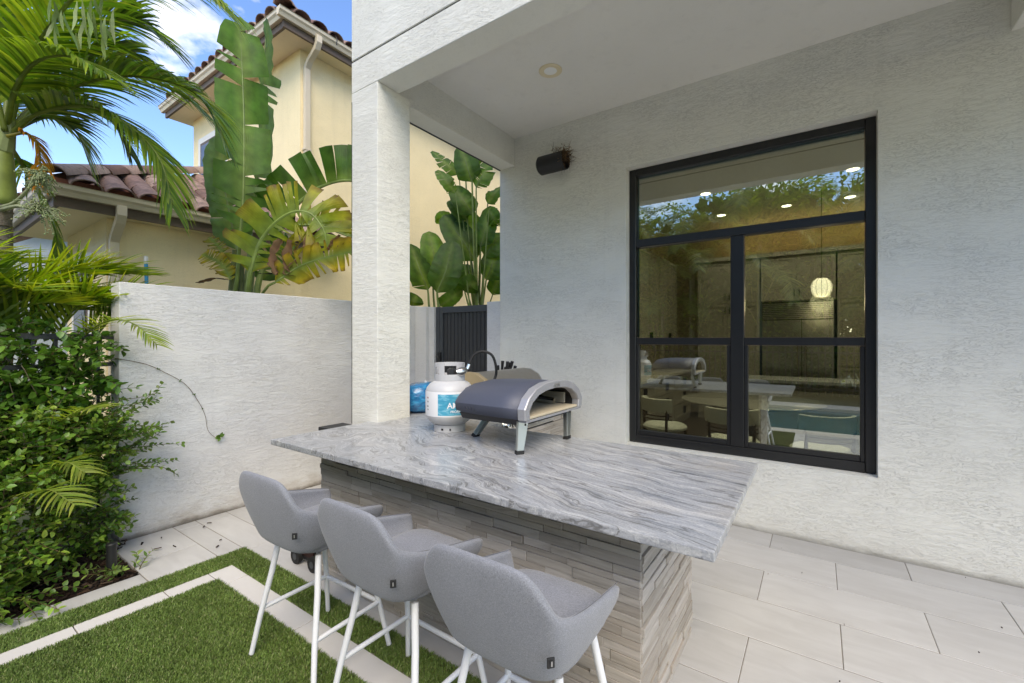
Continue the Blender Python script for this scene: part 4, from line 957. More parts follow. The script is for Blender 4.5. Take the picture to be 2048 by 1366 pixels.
# windows of the neighbour
wd = MB().box(-8.3, -7.35, 1.50, 1.5395, 1.5, 2.58).build('window', M['trim_white'], nh, bevel=.01)
MB().box(-8.15, -7.5, 1.492, 1.4995, 1.55, 2.36).build('frame', M['fascia'], wd); MB().box(-8.1, -7.56, 1.486, 1.4915, 1.6, 2.31).build('pane', M['blue_glass'], wd)
wd = MB().box(-10.85, -9.5, 3.90, 3.9395, 4.1, 5.75).build('window', M['trim_white'], nh, bevel=.01)
MB().box(-10.72, -9.62, 3.892, 3.8995, 4.2, 5.62).build('frame', M['fascia'], wd); MB().box(-10.66, -9.68, 3.886, 3.8915, 4.95, 5.56).build('pane', M['blue_glass'], wd); MB().box(-10.66, -9.68, 3.886, 3.8915, 4.25, 4.88).build('pane', M['blue_glass'], wd)
MB().prism([(-9.28 + .17 * math.cos(a), 4.52 + .15 * math.sin(a)) for a in [math.pi * k / 8 for k in range(9)]] + [(-9.45, 4.2), (-9.11, 4.2)], 'y', 3.5, 3.75).build('roof_vent', simple('clay_vent', (.42, .28, .22), .8, bump=(30, .2, .005), var=.15), nh)
for y in (1.95,): MB().tube(curve([(-6.49, y, 3.02), (-6.485, y, 3.12), (-6.6, y, 3.25), (-6.8, y, 3.36)], 10), .008, 6).build('cable', M['black_plastic'], nh)
MB().tube(curve([(-6.49, 4.3, 6.33), (-6.485, 4.3, 6.43), (-6.6, 4.3, 6.56), (-6.8, 4.3, 6.66)], 10), .008, 6).build('cable', M['black_plastic'], nh)
fh = thing('pale_house', 'pale blue stucco house far behind the palm trunk', 'house', (-17, 0, 0))
MB().box(-22, -13, -4, 2.4, -.1, 3.7).build('wall', M['pale_blue'], fh); MB().box(-22.3, -12.7, -4.3, 2.7, 3.701, 3.85).build('fascia', M['trim_white'], fh)
mb = MB(); mb.prism([(-22.4, 3.852), (-12.6, 3.852), (-17.5, 5.0)], 'y', -4.4, 2.8); mb.build('roof', M['rooftile'], fh)
pp = thing('pool_pole', 'blue pool pole with white tip leaning on the yellow wall', 'pole', (-6.5, 1.83, 0))
MB().tube([(-6.3, 1.8, -.1), (-6.60, 1.834, 2.40)], .019, 12).build('shaft', simple('blue_pole', (.02, .26, .45), .35), pp, smooth=True); MB().tube([(-6.60, 1.834, 2.401), (-6.612, 1.836, 2.49)], .021, 12).build('tip', M['trim_white'], pp, smooth=True)

# ------------------------------------------------------------------ plant builders
def lerp3(a, b, t): return tuple(x + (y - x) * t for x, y in zip(a, b))
def jit(c, k=.15):
    f = random.uniform(1 - k, 1 + k); return tuple(x * f * random.uniform(.93, 1.07) for x in c)
GREEN, DEEP, LIME, YEL, BRN, TAN = (.055, .13, .022), (.03, .08, .018), (.17, .26, .035), (.55, .40, .03), (.13, .055, .025), (.26, .17, .09)
def big_leaf(parent, ctrl, width, nrm, tear=.25, col=GREEN, yel=0.0, brown=0.0, fold=.25, petiole=None, seg=26, sides=(1, 1), droop=.0, name='leaf', tip=.35, gapw=.05):
    """one banana-like leaf: a midrib with a torn blade on each side, welded along the midrib"""
    pts = curve(ctrl, seg + 1); nrm = Vector(nrm).normalized(); mb = MB(); L = sum((b - a).length for a, b in zip(pts, pts[1:]))
    tg = [(pts[min(i + 1, seg)] - pts[max(i - 1, 0)]).normalized() for i in range(seg + 1)]
    def wprof(t): return width * (min(1, (t / .12)) ** .55 if t < .12 else 1) * (1 if t < 1 - tip else math.sqrt(max(0, 1 - ((t - 1 + tip) / tip) ** 2)) * .97 + .03)
    def shade(e, t):
        c = jit(col, .07); c = lerp3(c, (c[0] * 1.25, c[1] * 1.2, c[2] * 1.1), .5 * (1 - e))
        y = yel * max(0, e * 1.25 - .18 + .25 * t + random.uniform(-.12, .12)); c = lerp3(c, YEL, min(1, max(0, y)))
        if brown and e > .85: c = lerp3(c, BRN, min(1, brown * random.uniform(.3, 1.3)))
        f = random.uniform(.9, 1.1); return (c[0] * f, c[1] * f, c[2] * f, t * L)
    mid = [mb.vert(p, lerp3(col, (.22, .30, .08), .7)) for p in pts]
    for s in (-1, 1):
        if not sides[0 if s < 0 else 1]: continue
        i = 0
        while i < seg:
            n = 1
            while i + n < seg and random.random() > tear: n += 1
            dd = random.uniform(-.35, .35) * (1 if tear > .12 else .2) ; sk = random.uniform(-.3, .3) * (1 if tear > .3 else .15); rows = []
            for k in range(n + 1):
                j = i + k; t = j / seg; kk = k / n; tt = t
                if n and tear > .05: tt = t + ((.5 - kk) * gapw * .5 if (k == 0 and i > 0) or (k == n and i + n < seg) else 0)
                w_ = wprof(max(0, min(1, tt))) * random.uniform(.97, 1.0); sd = tg[j].cross(nrm).normalized() * s; f = fold + dd
                out = (sd * math.cos(f) + nrm * math.sin(f)); row = [mid[j]]
                for e in (.4, .75, 1.0):
                    q = pts[j] + out * w_ * e + tg[j] * (w_ * e * (.22 + sk) + (.5 - kk) * e * gapw * L * .5 * (1 if (k in (0, n) and tear > .05 and not (j in (0, seg))) else 0)) - nrm * (w_ * .18 * e * e) - Vector((0, 0, droop * w_ * e * e)) + nrm * (.012 * math.sin(j * 2.4) * e)
                    row.append(mb.vert(q, shade(e, t)))
                rows.append(row)
            for A, B in zip(rows, rows[1:]):
                for a in range(3): mb.face(A[a], A[a + 1], B[a + 1], B[a]) if s > 0 else mb.face(A[a], B[a], B[a + 1], A[a + 1])
            i += n
    lf = mb.build(name, M['big_leaf'], parent, smooth='all', tint=True)
    rs = [.016 * (1 - .8 * k / seg) + .002 for k in range(seg + 1)]; k = width / .28
    mr = MB(); mr.cur = lerp3(col, (.24, .30, .09), .6)
    pre = [Vector(p) for p in (petiole or [])]
    if pre: pp_ = curve(pre + [pts[0]], 10)[:-1]
    else: pp_ = []
    mr.tube(pp_ + [p - nrm * .006 for p in pts], [.03 * k * (1 - .4 * q / max(1, len(pp_))) for q in range(len(pp_))] + [r * k for r in rs], 7)
    mr.build('midrib', M['stem'], lf, smooth=True, tint=True)
    return lf
def frond_mesh(name, ctrl, n, L, wid=.024, droop=.35, cols=(GREEN, LIME), up=(0, 0, 1), start=.1, sweep=.75, lift=.25, rach=.012, curl=0.0, stub=False):
    pts = curve(ctrl, 40); mb = MB(); upv = Vector(up).normalized(); T = len(pts) - 1
    tot = sum((b - a).length for a, b in zip(pts, pts[1:]))
    rc = lerp3(cols[0], (.26, .30, .07), .75)
    mb.tube(pts, [rach * (1 - .85 * i / T) + .0015 for i in range(T + 1)], 6, True, rc)
    for i in range(n):
        t = start + (1 - start) * (i + .5) / n; x = t * T; k = min(int(x), T - 1); p = pts[k].lerp(pts[k + 1], x - k); tg = (pts[k + 1] - pts[k]).normalized()
        sd0 = tg.cross(upv).normalized(); nv = sd0.cross(tg).normalized()
        Lt = L * (.45 + .55 * math.sin(math.pi * min(1, (t - start) / (1 - start) * .72 + .18))) * random.uniform(.9, 1.08)
        if t > .9: Lt *= .8
        for s in (-1, 1):
            sw = sweep * (.75 + .7 * t) + random.uniform(-.1, .1)
            d = (sd0 * s + tg * sw + nv * (lift + random.uniform(-.12, .12))).normalized(); q = Vector(p) + tg * random.uniform(-.006, .006); c = jit(lerp3(cols[0], cols[1], random.random() ** 1.5), .18)
            rows = []; N = 5; cur = Vector(q); wv = tg.cross(d).cross(d).normalized(); tw = random.uniform(-.35, .35)
            wv = (wv * math.cos(tw) + d.cross(wv) * math.sin(tw)).normalized()
            for a in range(N + 1):
                f = a / N; w_ = wid * (.55 + .6 * f if f < .3 else .73 * (1 - ((f - .3) / .7) ** 1.6) + .0) * .5
                cc = lerp3(c, (c[0] * 1.4, c[1] * 1.2, c[2]), f * .5)
                rows.append((mb.vert(cur - wv * w_, cc), mb.vert(cur + wv * w_, cc)))
                d = (d + Vector((0, 0, -droop * (.25 + f) / N * 2.2)) + nv * curl / N).normalized(); cur = cur + d * (Lt / N)
            for A, B in zip(rows, rows[1:]): mb.face(A[0], A[1], B[1], B[0])
    return mb.mesh(name, M['palm_leaf'], 'all', tint=True)
def frond(parent, *a, name='frond', **k): return link(name, frond_mesh(name, *a, **k), parent)

# the near palm at the left edge
pd = 3.35
ptree = thing('palm_tree', 'feathery palm with arching fronds and a green fruit cluster at the left edge', 'palm tree', tuple(P(-8, 1400, pd + .1)[:2]) + (0,))
tx, ty = P(-6, 600, pd).xy
mb = MB(); zc = P(0, 408, pd).z
tp = [(tx, ty, -.1)] + [(tx + .004 * math.sin(i), ty, .2 * i) for i in range(1, 13)] + [(tx, ty, zc)]
mb.cur = (.17, .145, .11); mb.tube(tp, [.085 if i % 2 else .079 for i in range(len(tp))], 16)
M['bark'] = simple('palm_bark', (.16, .135, .105), .9, bump=(40, .6, .02), var=.4)
mb.build('trunk', M['bark'], ptree, smooth=True)
for i in range(36): MB().tube([(tx, ty, .6 + i * .055), (tx, ty, .605 + i * .055)], .0885, 16).build('trunk_ring', M['bark'], ptree, smooth=True) if i % 2 == 0 else None
c0 = P(-6, 408, pd); c1 = P(8, 285, pd)
mb = MB(); mb.cur = (.22, .27, .06); mb.tube(curve([c0, c0.lerp(c1, .2), c0.lerp(c1, .6), c1], 14), [.088, .1, .106, .104, .1, .094, .088, .082, .076, .07, .064, .058, .05, .045], 18); mb.build('crownshaft', M['stem'], ptree, smooth=True, tint=True)
mb = MB(); mb.cur = (.20, .24, .09)
for q in (P(2, 250, pd), P(22, 240, pd - .02)): mb.tube([c1 + Vector((0, 0, -.06)), q], [.06, .03], 10)
mb.build('leaf_base', M['stem'], ptree, smooth=True, tint=True)
PG = ((.07, .155, .018), (.27, .36, .045))
FR = [ # control points (x, y, depth) of the fronds, leaflets a side, leaflet length, droop, tone
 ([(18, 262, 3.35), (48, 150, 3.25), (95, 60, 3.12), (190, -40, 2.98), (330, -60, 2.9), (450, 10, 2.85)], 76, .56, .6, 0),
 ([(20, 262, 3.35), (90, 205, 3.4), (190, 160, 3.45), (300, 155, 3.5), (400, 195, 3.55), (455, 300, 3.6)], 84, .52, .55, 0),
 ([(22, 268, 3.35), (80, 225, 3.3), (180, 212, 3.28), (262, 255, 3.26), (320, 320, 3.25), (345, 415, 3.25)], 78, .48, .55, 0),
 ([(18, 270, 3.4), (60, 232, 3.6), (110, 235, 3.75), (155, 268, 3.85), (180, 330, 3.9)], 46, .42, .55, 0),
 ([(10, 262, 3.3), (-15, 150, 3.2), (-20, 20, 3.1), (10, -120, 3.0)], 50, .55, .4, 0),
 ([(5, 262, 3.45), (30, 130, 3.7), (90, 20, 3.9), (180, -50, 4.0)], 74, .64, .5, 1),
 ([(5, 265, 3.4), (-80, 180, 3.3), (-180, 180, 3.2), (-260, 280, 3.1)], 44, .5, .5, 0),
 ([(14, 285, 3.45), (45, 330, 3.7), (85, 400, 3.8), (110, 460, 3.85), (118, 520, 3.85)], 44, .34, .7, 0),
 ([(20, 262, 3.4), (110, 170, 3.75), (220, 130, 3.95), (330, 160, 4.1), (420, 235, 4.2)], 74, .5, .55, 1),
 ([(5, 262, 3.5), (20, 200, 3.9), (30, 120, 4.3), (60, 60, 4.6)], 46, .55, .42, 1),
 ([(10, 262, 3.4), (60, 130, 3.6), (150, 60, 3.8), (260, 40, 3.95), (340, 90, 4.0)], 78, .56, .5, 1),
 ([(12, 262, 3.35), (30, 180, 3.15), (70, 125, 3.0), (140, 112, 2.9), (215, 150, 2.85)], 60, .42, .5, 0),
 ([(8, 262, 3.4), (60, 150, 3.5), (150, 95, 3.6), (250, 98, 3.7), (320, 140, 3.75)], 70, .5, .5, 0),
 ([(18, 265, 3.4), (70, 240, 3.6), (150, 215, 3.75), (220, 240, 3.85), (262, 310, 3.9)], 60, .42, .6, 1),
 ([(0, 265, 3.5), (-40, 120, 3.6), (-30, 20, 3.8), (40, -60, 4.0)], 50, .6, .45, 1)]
for i, (c, n, L, dr, dark) in enumerate(FR):
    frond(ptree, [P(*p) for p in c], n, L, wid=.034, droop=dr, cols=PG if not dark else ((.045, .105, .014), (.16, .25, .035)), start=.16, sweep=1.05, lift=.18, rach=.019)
of = frond(ptree, [P(14, 272, 3.3), P(55, 268, 3.32), P(78, 300, 3.34), P(80, 370, 3.34)], 22, .2, wid=.03, droop=.9, cols=((.42, .17, .02), (.55, .28, .03)), start=.2, rach=.012); of['label'] = 'dying orange frond'
# pale dangling leaflets in front
mb = MB()
for i in range(26):
    p = P(random.uniform(95, 230), random.uniform(-10, 70), 2.95 + random.uniform(-.1, .1)); d = Vector((random.gauss(0, .12), random.gauss(0, .12), -1)).normalized(); q = p; rows = []; wv = RT.lerp(FW, random.uniform(0, .6)).normalized(); c = jit((.2, .27, .09), .2)
    L = random.uniform(.12, .26)
    for a in range(6):
        f = a / 5; rows.append((mb.vert(q - wv * .011 * math.sin(math.pi * (f * .92 + .05)), c), mb.vert(q + wv * .011 * math.sin(math.pi * (f * .92 + .05)), c))); d = (d + Vector((random.gauss(0, .12), random.gauss(0, .12), 0))).normalized(); q = q + d * L / 5
    for A, B in zip(rows, rows[1:]): mb.face(A[0], A[1], B[1], B[0])
mb.build('hanging_leaves', M['palm_leaf'], ptree, smooth='all', tint=True)
# fruit clusters
def fruit(c, stalk, spread, n, name='fruit_cluster'):
    mb = MB(); mb.cur = (.27, .30, .17); mb.tube(curve(stalk, 10), [.016 - .001 * i for i in range(10)], 7); end = Vector(stalk[-1])
    for i in range(n):
        d = Vector((random.gauss(0, 1), random.gauss(0, 1), random.gauss(-.15, .7))).normalized() * spread * random.uniform(.5, 1)
        pts = curve([end, end + d * .5 + Vector((0, 0, .03)), end + d + Vector((0, 0, -.02))], 5); mb.cur = jit((.24, .28, .15), .15); mb.tube(pts, [.004, .0035, .003, .0025, .002], 4, False)
        for k in range(9):
            p = pts[1].lerp(pts[4], k / 8) + Vector((random.gauss(0, .009), random.gauss(0, .009), random.gauss(0, .009))); mb.cur = jit((.25, .30, .14), .25); mb.ball(p, random.uniform(.0045, .0075), 5, 3)
    mb.build(name, M['stem'], ptree, smooth='all', tint=True)
fruit(None, [P(2, 415, 3.3), P(30, 405, 3.25), P(55, 380, 3.2), P(78, 356, 3.2)], .13, 46)
fruit(None, [P(2, 420, 3.28), P(35, 412, 3.2), P(62, 418, 3.15), P(80, 425, 3.12)], .17, 34)

# bird of paradise behind the garden wall
def cam_n(p, yaw=0, pitch=0):
    v = Vector((0, 0, EYE)) - Vector(p); v.z *= .4; v.normalize(); v.rotate(Matrix.Rotation(yaw, 3, 'Z')); v.z += pitch; return v.normalized()
D1 = 4.85
bp = thing('giant_bird_of_paradise', 'giant bird of paradise with torn upright leaf and yellowing leaves behind the garden wall', 'plant', tuple(P(480, 900, D1).xy) + (0,))
def Q(l, d): return [P(x, y, d + (z[0] if z else 0)) for x, y, *z in l]
B0 = P(470, 760, D1); B0.z = .0
base_l = [P(468, 640, D1), P(474, 560, D1)]
big_leaf(bp, Q([(480, 470), (487, 380), (488, 250), (484, 130), (479, 34)], D1 - .15), .27, cam_n(P(480, 250, D1), R(12)), tear=.2, col=(.085, .175, .032), fold=.12, petiole=[B0, P(466, 640, D1), P(474, 560, D1 - .1)], gapw=.07)
big_leaf(bp, Q([(505, 430), (518, 330), (524, 200), (530, 110), (536, 40)], D1 + .4), .27, cam_n(P(520, 200, D1), R(68)), tear=.2, col=(.10, .17, .06), fold=.35, petiole=[B0, P(480, 640, D1), P(495, 540, D1 + .1)])
big_leaf(bp, Q([(474, 500), (462, 440), (450, 380), (444, 320), (446, 270)], D1 + .25), .26, cam_n(P(450, 380, D1), R(-35)), tear=.06, col=(.085, .15, .05), fold=.1, petiole=[B0, P(466, 640, D1 + .1), P(474, 560, D1 + .2)])
big_leaf(bp, Q([(556, 470), (585, 420), (630, 380), (680, 362), (730, 366), (770, 385)], D1 + .35), .42, cam_n(P(640, 380, D1), R(10), .0), tear=.75, col=(.06, .14, .022), fold=.15, sides=(1, 0), petiole=[B0 + Vector((.2, 0, 0)), P(510, 620, D1 + .2), P(525, 540, D1 + .3)], gapw=.03)
big_leaf(bp, Q([(500, 545), (516, 492), (545, 450), (585, 424), (622, 428), (648, 462), (652, 500)], D1 - .35), .36, cam_n(P(570, 430, D1), R(-14), .25), tear=.62, col=(.16, .26, .028), yel=.5, brown=.8, fold=.22, petiole=[B0 + Vector((.12, 0, 0)), P(494, 660, D1 - .1), P(494, 600, D1 - .25)], gapw=.06, droop=.1, seg=34, tip=.2)
big_leaf(bp, Q([(590, 450), (640, 452), (690, 470), (740, 490)], D1 + .2), .3, cam_n(P(640, 450, D1), R(15), .1), tear=.6, col=(.08, .15, .022), yel=.5, brown=.9, fold=.1, sides=(1, 0), gapw=.04)
big_leaf(bp, Q([(550, 565), (600, 532), (650, 515), (700, 505), (740, 502)], D1 - .45), .17, cam_n(P(640, 520, D1), R(5), .1), tear=.55, col=(.10, .17, .025), yel=.9, brown=.9, fold=.2, petiole=[B0 + Vector((.25, -.1, 0)), P(512, 640, D1 - .2), P(530, 580, D1 - .4)], gapw=.05)
big_leaf(bp, Q([(462, 560), (448, 535), (430, 520), (404, 508)], D1 - .1), .12, cam_n(P(430, 530, D1), 0, .2), tear=.6, col=(.12, .19, .03), yel=.9, brown=.9, gapw=.06)
big_leaf(bp, Q([(462, 545), (448, 510), (432, 488), (418, 474)], D1), .09, cam_n(P(430, 530, D1), .3, .2), tear=.7, col=(.08, .15, .03), yel=.5, brown=.9, gapw=.06)
big_leaf(bp, Q([(520, 560), (540, 520), (560, 500), (590, 494)], D1 + .3), .2, cam_n(P(550, 510, D1), .2, .1), tear=.4, col=(.045, .1, .03), gapw=.05)
def dried(pts, w_, d, col=(.17, .10, .055)):
    c = curve(Q(pts, d), 12); mb = MB(); rows = []
    for i, p in enumerate(c):
        t = i / 11; s = RT * (w_ * (math.sin(math.pi * (.12 + t * .8)) ** .8) * random.uniform(.8, 1.1)); k = FW * random.uniform(-.04, .04); cc = jit(col, .2)
        rows.append([mb.vert(p - s + k, cc), mb.vert(p - s * .3 - FW * .03, cc), mb.vert(p + s * .3 + FW * .02, jit(col, .2)), mb.vert(p + s - k, cc)])
    for A, B in zip(rows, rows[1:]):
        for j in range(3): mb.face(A[j], A[j + 1], B[j + 1], B[j])
    o = mb.build('dried_leaf', M['dry'], bp, smooth='all', tint=True)
dried([(560, 478), (548, 500), (545, 525), (552, 550)], .05, D1 - .5); dried([(580, 480), (574, 505), (572, 528), (582, 545)], .05, D1 - .45); dried([(616, 470), (612, 490), (620, 505)], .04, D1 - .45); dried([(455, 560), (430, 556), (410, 562), (396, 566)], .05, D1 - .15)
dried([(510, 545), (530, 548), (548, 546)], .03, D1 - .2, (.05, .05, .06)); dried([(475, 490), (500, 492), (515, 500)], .02, D1 - .2); dried([(600, 515), (570, 545), (590, 552)], .03, D1 - .45); dried([(655, 500), (668, 482), (680, 470)], .02, D1 - .45); dried([(675, 498), (690, 484), (699, 476)], .02, D1 - .45)
for a, b in (((462, 640), (470, 500)), ((478, 640), (484, 520)), ((492, 640), (506, 530)), ((458, 640), (464, 560))):
    mb = MB(); mb.cur = jit((.13, .17, .06), .15); mb.tube([P(a[0], 760, D1), P(*a, D1), P(*b, D1 - .02)], [.05, .042, .026], 10); mb.build('stem', M['stem'], bp, smooth=True, tint=True)

D2 = 7.5
bp2 = thing('bird_of_paradise', 'lush bird of paradise clump seen through the opening beside the column', 'plant', tuple(P(940, 900, D2).xy) + (0,))
G2 = ((.07, .145, .022), (.095, .185, .03), (.055, .115, .018))
LV = [((918, 349), (890, 326), (864, 302), .14, .5), ((911, 386), (893, 362), (876, 340), .13, .4), ((944, 364), (934, 332), (921, 288), .22, -.3), ((946, 430), (928, 402), (906, 372), .2, .2),
      ((961, 494), (940, 455), (912, 412), .25, .1), ((951, 522), (925, 480), (888, 430), .27, .15), ((961, 494), (972, 455), (980, 412), .2, -.5), ((866, 572), (868, 515), (858, 463), .24, .2), ((856, 580), (840, 540), (821, 488), .25, .5),
      ((874, 586), (892, 540), (905, 482), .27, -.2), ((897, 590), (910, 560), (922, 528), .2, -.5), ((946, 560), (925, 540), (897, 522), .2, .8), ((975, 408), (988, 388), (1003, 372), .16, -.7), ((970, 514), (985, 490), (1003, 466), .2, -.4),
      ((972, 560), (984, 530), (992, 490), .22, -.3), ((930, 330), (950, 305), (968, 285), .2, .3), ((952, 375), (965, 350), (985, 318), .18, -.5), ((824, 612), (828, 602), (834, 590), .17, .2), ((978, 420), (990, 440), (1002, 452), .15, -.6), ((905, 440), (885, 435), (878, 448), .12, .4), ((935, 440), (915, 415), (902, 400), .15, .3), ((930, 585), (940, 570), (955, 566), .18, .3), ((880, 612), (900, 598), (925, 580), .13, .5), ((985, 590), (992, 570), (1004, 545), .16, -.3)]
for i, (a, b, c, w_, yw) in enumerate(LV):
    dz = random.uniform(-.35, .35); tall = a[1] < 400
    root = P(random.uniform(945, 965) if a[0] > 890 and i not in (9, 10, 17) else a[0] + (12 if a[0] < 868 else -2), 660, D2 + dz)
    stemp = [root, P(a[0] * .6 + 955 * .4 if a[0] > 890 and i not in (9, 10) else a[0] + 3, (a[1] + 660) / 2, D2 + dz)]
    big_leaf(bp2, [P(*a, D2 + dz), P(*b, D2 + dz - .05), P(*c, D2 + dz + .08)], w_, cam_n(P(*b, D2), yw, .1), tear=.03 if i not in (0, 1, 16, 18) else .3, col=G2[i % 3], fold=.18, petiole=stemp, seg=16, tip=.55, gapw=.04)

# fence, vines, shrubs and small palms of the planting bed
fx = -4.36
fe = thing('garden_fence', 'black aluminium picket fence almost hidden by vines', 'fence', (fx, 0, 0))
MB().box(fx - .02, fx + .02, -2.4, 1.01, 1.50, 1.54).build('rail', M['black'], fe); MB().box(fx - .02, fx + .02, -2.4, 1.01, .12, .16).build('rail', M['black'], fe); MB().box(fx - .02, fx + .02, -2.4, 1.01, 1.3, 1.33).build('rail', M['black'], fe)
for i in range(31): MB().box(fx - .009, fx + .009, -2.38 + i * .11, -2.362 + i * .11, .161, 1.499).build('picket', M['black'], fe)
def leaf_at(mb, p, d, nrm, L, W, c, bend=.3):
    """a small folded leaf of six triangles"""
    d = d.normalized(); s = d.cross(nrm).normalized(); n = s.cross(d).normalized(); c2 = (c[0] * .8, c[1] * .85, c[2] * .8)
    v = [mb.vert(p, c2), mb.vert(p + d * L * .35 + s * W * .5 + n * W * .14, c), mb.vert(p + d * L * .38, c2), mb.vert(p + d * L * .35 - s * W * .5 + n * W * .14, c),
         mb.vert(p + d * L * .72 + s * W * .36 + n * (W * .1 - bend * L * .12), c), mb.vert(p + d * L * .72 - s * W * .36 + n * (W * .1 - bend * L * .12), c), mb.vert(p + d * L - n * bend * L * .3, c)]
    mb.face(v[0], v[2], v[1]); mb.face(v[0], v[3], v[2]); mb.face(v[1], v[2], v[6], v[4]); mb.face(v[2], v[3], v[5], v[6])
def sprig(mb, st, p, d, L, nl, ll, lw, col, droop=.25, hi=LIME):
    pts = [Vector(p)]; d = Vector(d).normalized(); n = 6
    for i in range(n): pts.append(pts[-1] + d * L / n); d = (d + Vector((random.gauss(0, .12), random.gauss(0, .12), random.gauss(0, .1) - droop / n))).normalized()
    st.tube(pts, [.0028 * (1 - .7 * i / n) + .0006 for i in range(n + 1)], 4, False, (.10, .075, .03))
    for i in range(nl):
        t = (i + .6) / nl * n; k = min(int(t), n - 1); q = pts[k].lerp(pts[k + 1], t - k); tg = (pts[k + 1] - pts[k]).normalized()
        sd = Vector((random.gauss(0, 1), random.gauss(0, 1), random.gauss(.2, .6))); sd = (sd - tg * sd.dot(tg)).normalized()
        for s in (-1, 1):
            dd = (sd * s + tg * .7 + Vector((0, 0, .15))); c = jit(lerp3(col, hi, max(0, random.random() * 1.3 - .55) + (.3 if i > nl - 3 else 0)), .22); leaf_at(mb, q, dd, Vector((random.gauss(0, .5), random.gauss(0, .5), 1)), ll * random.uniform(.65, 1.1), lw * random.uniform(.8, 1.1), c)
DK = (.075, .17, .025)
jv = thing('climbing_vine', 'glossy dark green vine with rounded leaves smothering the fence', 'vine', (fx, .4, 0))
lf, st = MB(), MB()
for i in range(1050):
    y = random.uniform(-1.0, .93); z = random.uniform(.62, 1.46) if random.random() < .95 else random.uniform(1.46, 1.62); x = fx + random.gauss(.03, .1)
    sprig(lf, st, (x, y, z), (random.uniform(.0, .9), random.gauss(0, .6), random.gauss(.0, .6)), random.uniform(.12, .3), random.randint(4, 7), .062, .042, DK, .5, (.13, .25, .03))
jf = lf.build('foliage', M['small_leaf'], jv, smooth='all', tint=True); st.build('stems', M['stem'], jv, tint=True)
sb = thing('flowering_shrub', 'bright green small leaved shrub spreading over the mulch bed in front of the fence', 'shrub', (-4.0, .3, 0))
lf, st = MB(), MB()
for i in range(1750):
    y = random.uniform(-.9, .95); z = random.uniform(.03, .98) if i < 1400 else random.uniform(.03, .3); k = max(0, 1 - z / 1.05); x = -4.25 + random.uniform(0, .26 + .48 * k ** .7) * (1 if y < .72 else .6); 
    if y > .55 and z < .5 and x > -3.98: continue
    out = Vector((random.uniform(.1, 1), random.gauss(.1, .6), random.gauss(.35, .5)))
    sprig(lf, st, (x, y, z), out, random.uniform(.1, .26), random.randint(5, 8), .046, .028, (.085, .185, .026), .35, (.26, .37, .05))
for a, b in (((-4.1, .85, .95), (.55, .75, .35)), ((-4.15, .95, .72), (.5, .8, .28)), ((-4.12, .9, .82), (.6, .5, .4)), ((-4.1, .92, .55), (.4, .8, .2)), ((-4.15, .92, .62), (.35, .7, .55)), ((-3.75, .3, .12), (.9, .4, .1)), ((-3.7, .05, .1), (.9, .3, .1)), ((-3.7, -.1, .1), (.9, .2, .2)), ((-3.72, .2, .2), (.9, .5, .2))):
    for r in range(4): sprig(lf, st, Vector(a) + Vector((random.gauss(0, .03), random.gauss(0, .04), random.gauss(0, .04))), Vector(b) + Vector((random.gauss(0, .12), random.gauss(0, .12), random.gauss(0, .12))), random.uniform(.25, .42), 12, .045, .026, (.085, .18, .028), .25, (.22, .32, .045))
lf.build('foliage', M['small_leaf'], sb, smooth='all', tint=True); st.build('stems', M['stem'], sb, tint=True)
ar = thing('areca_palm', 'yellow green areca palm rising behind the vine covered fence', 'palm', (-4.75, .4, 0))
AG = ((.15, .26, .02), (.45, .50, .06))
for i in range(40):
    y0 = random.uniform(-.6, .72); b = Vector((-4.75 + random.uniform(-.2, .12), y0, .5)); a = random.uniform(-1.2, 1.9); o = Vector((math.cos(a) * .5 - .05, math.sin(a) * .6, 0)); h = random.uniform(1.25, 1.6)
    frond(ar, [b, b + o * .25 + Vector((0, 0, h * .55)), b + o * .7 + Vector((0, 0, h * .95)), b + o * 1.25 + Vector((0, 0, h * .98))], 26, .36, wid=.03, droop=.22, cols=AG if i % 3 else ((.05, .12, .015), (.16, .24, .03)), start=.45, sweep=1.0, lift=.45, rach=.009)
frond(ar, [P(150, 760, 3.3), P(165, 680, 3.2), P(215, 642, 3.1), P(268, 648, 3.02), P(315, 690, 2.98)], 26, .22, wid=.022, droop=.3, cols=((.16, .24, .03), (.38, .42, .10)), start=.3, sweep=.9, lift=.35, rach=.007)
for c in ([(60, 1050, 2.7), (90, 960, 2.68), (130, 925, 2.66), (170, 945, 2.64)], [(40, 900, 2.9), (110, 850, 2.8), (160, 820, 2.75), (200, 815, 2.7)], [(20, 1010, 2.6), (70, 990, 2.55), (100, 980, 2.5), (150, 1010, 2.45)]):
    frond(ar, [P(*q) for q in c], 18, .2, wid=.02, droop=.4, cols=((.15, .22, .03), (.33, .38, .07)), start=.25, rach=.006)
tv = thing('vine_tendril', 'long bare vine tendril with a leaf tuft trailing across the garden wall', 'vine', (-4.2, 1.3, 1.2))
def WALL(x, y, o=.012):
    l = (x - CX) / F; d = (-4.23 + o) / (FW.x + RT.x * l); return P(x, y, d)
mb = MB(); pts = curve([WALL(*p) for p in ((225, 715), (290, 728), (330, 745), (370, 768), (395, 800), (410, 830), (416, 860), (432, 876), (440, 874))], 60)
mb.cur = (.12, .07, .03); mb.tube(pts, [.0024 - .00002 * i for i in range(60)], 5); mb.build('stem', M['stem'], tv, smooth=True, tint=True)
mb = MB()
for k in range(9): leaf_at(mb, pts[-1], Vector((random.uniform(.1, 1), random.gauss(0, 1), random.gauss(.4, .6))), Vector((1, 0, .4)), .045, .026, jit((.13, .24, .04), .15))
for k in (12, 20, 27, 34):
    for s in range(3): leaf_at(mb, pts[k], Vector((random.uniform(.1, .6), random.gauss(0, 1), random.gauss(.3, .8))), Vector((1, 0, .4)), .016, .009, jit((.07, .15, .03), .2))
mb.build('leaves', M['small_leaf'], tv, smooth='all', tint=True)
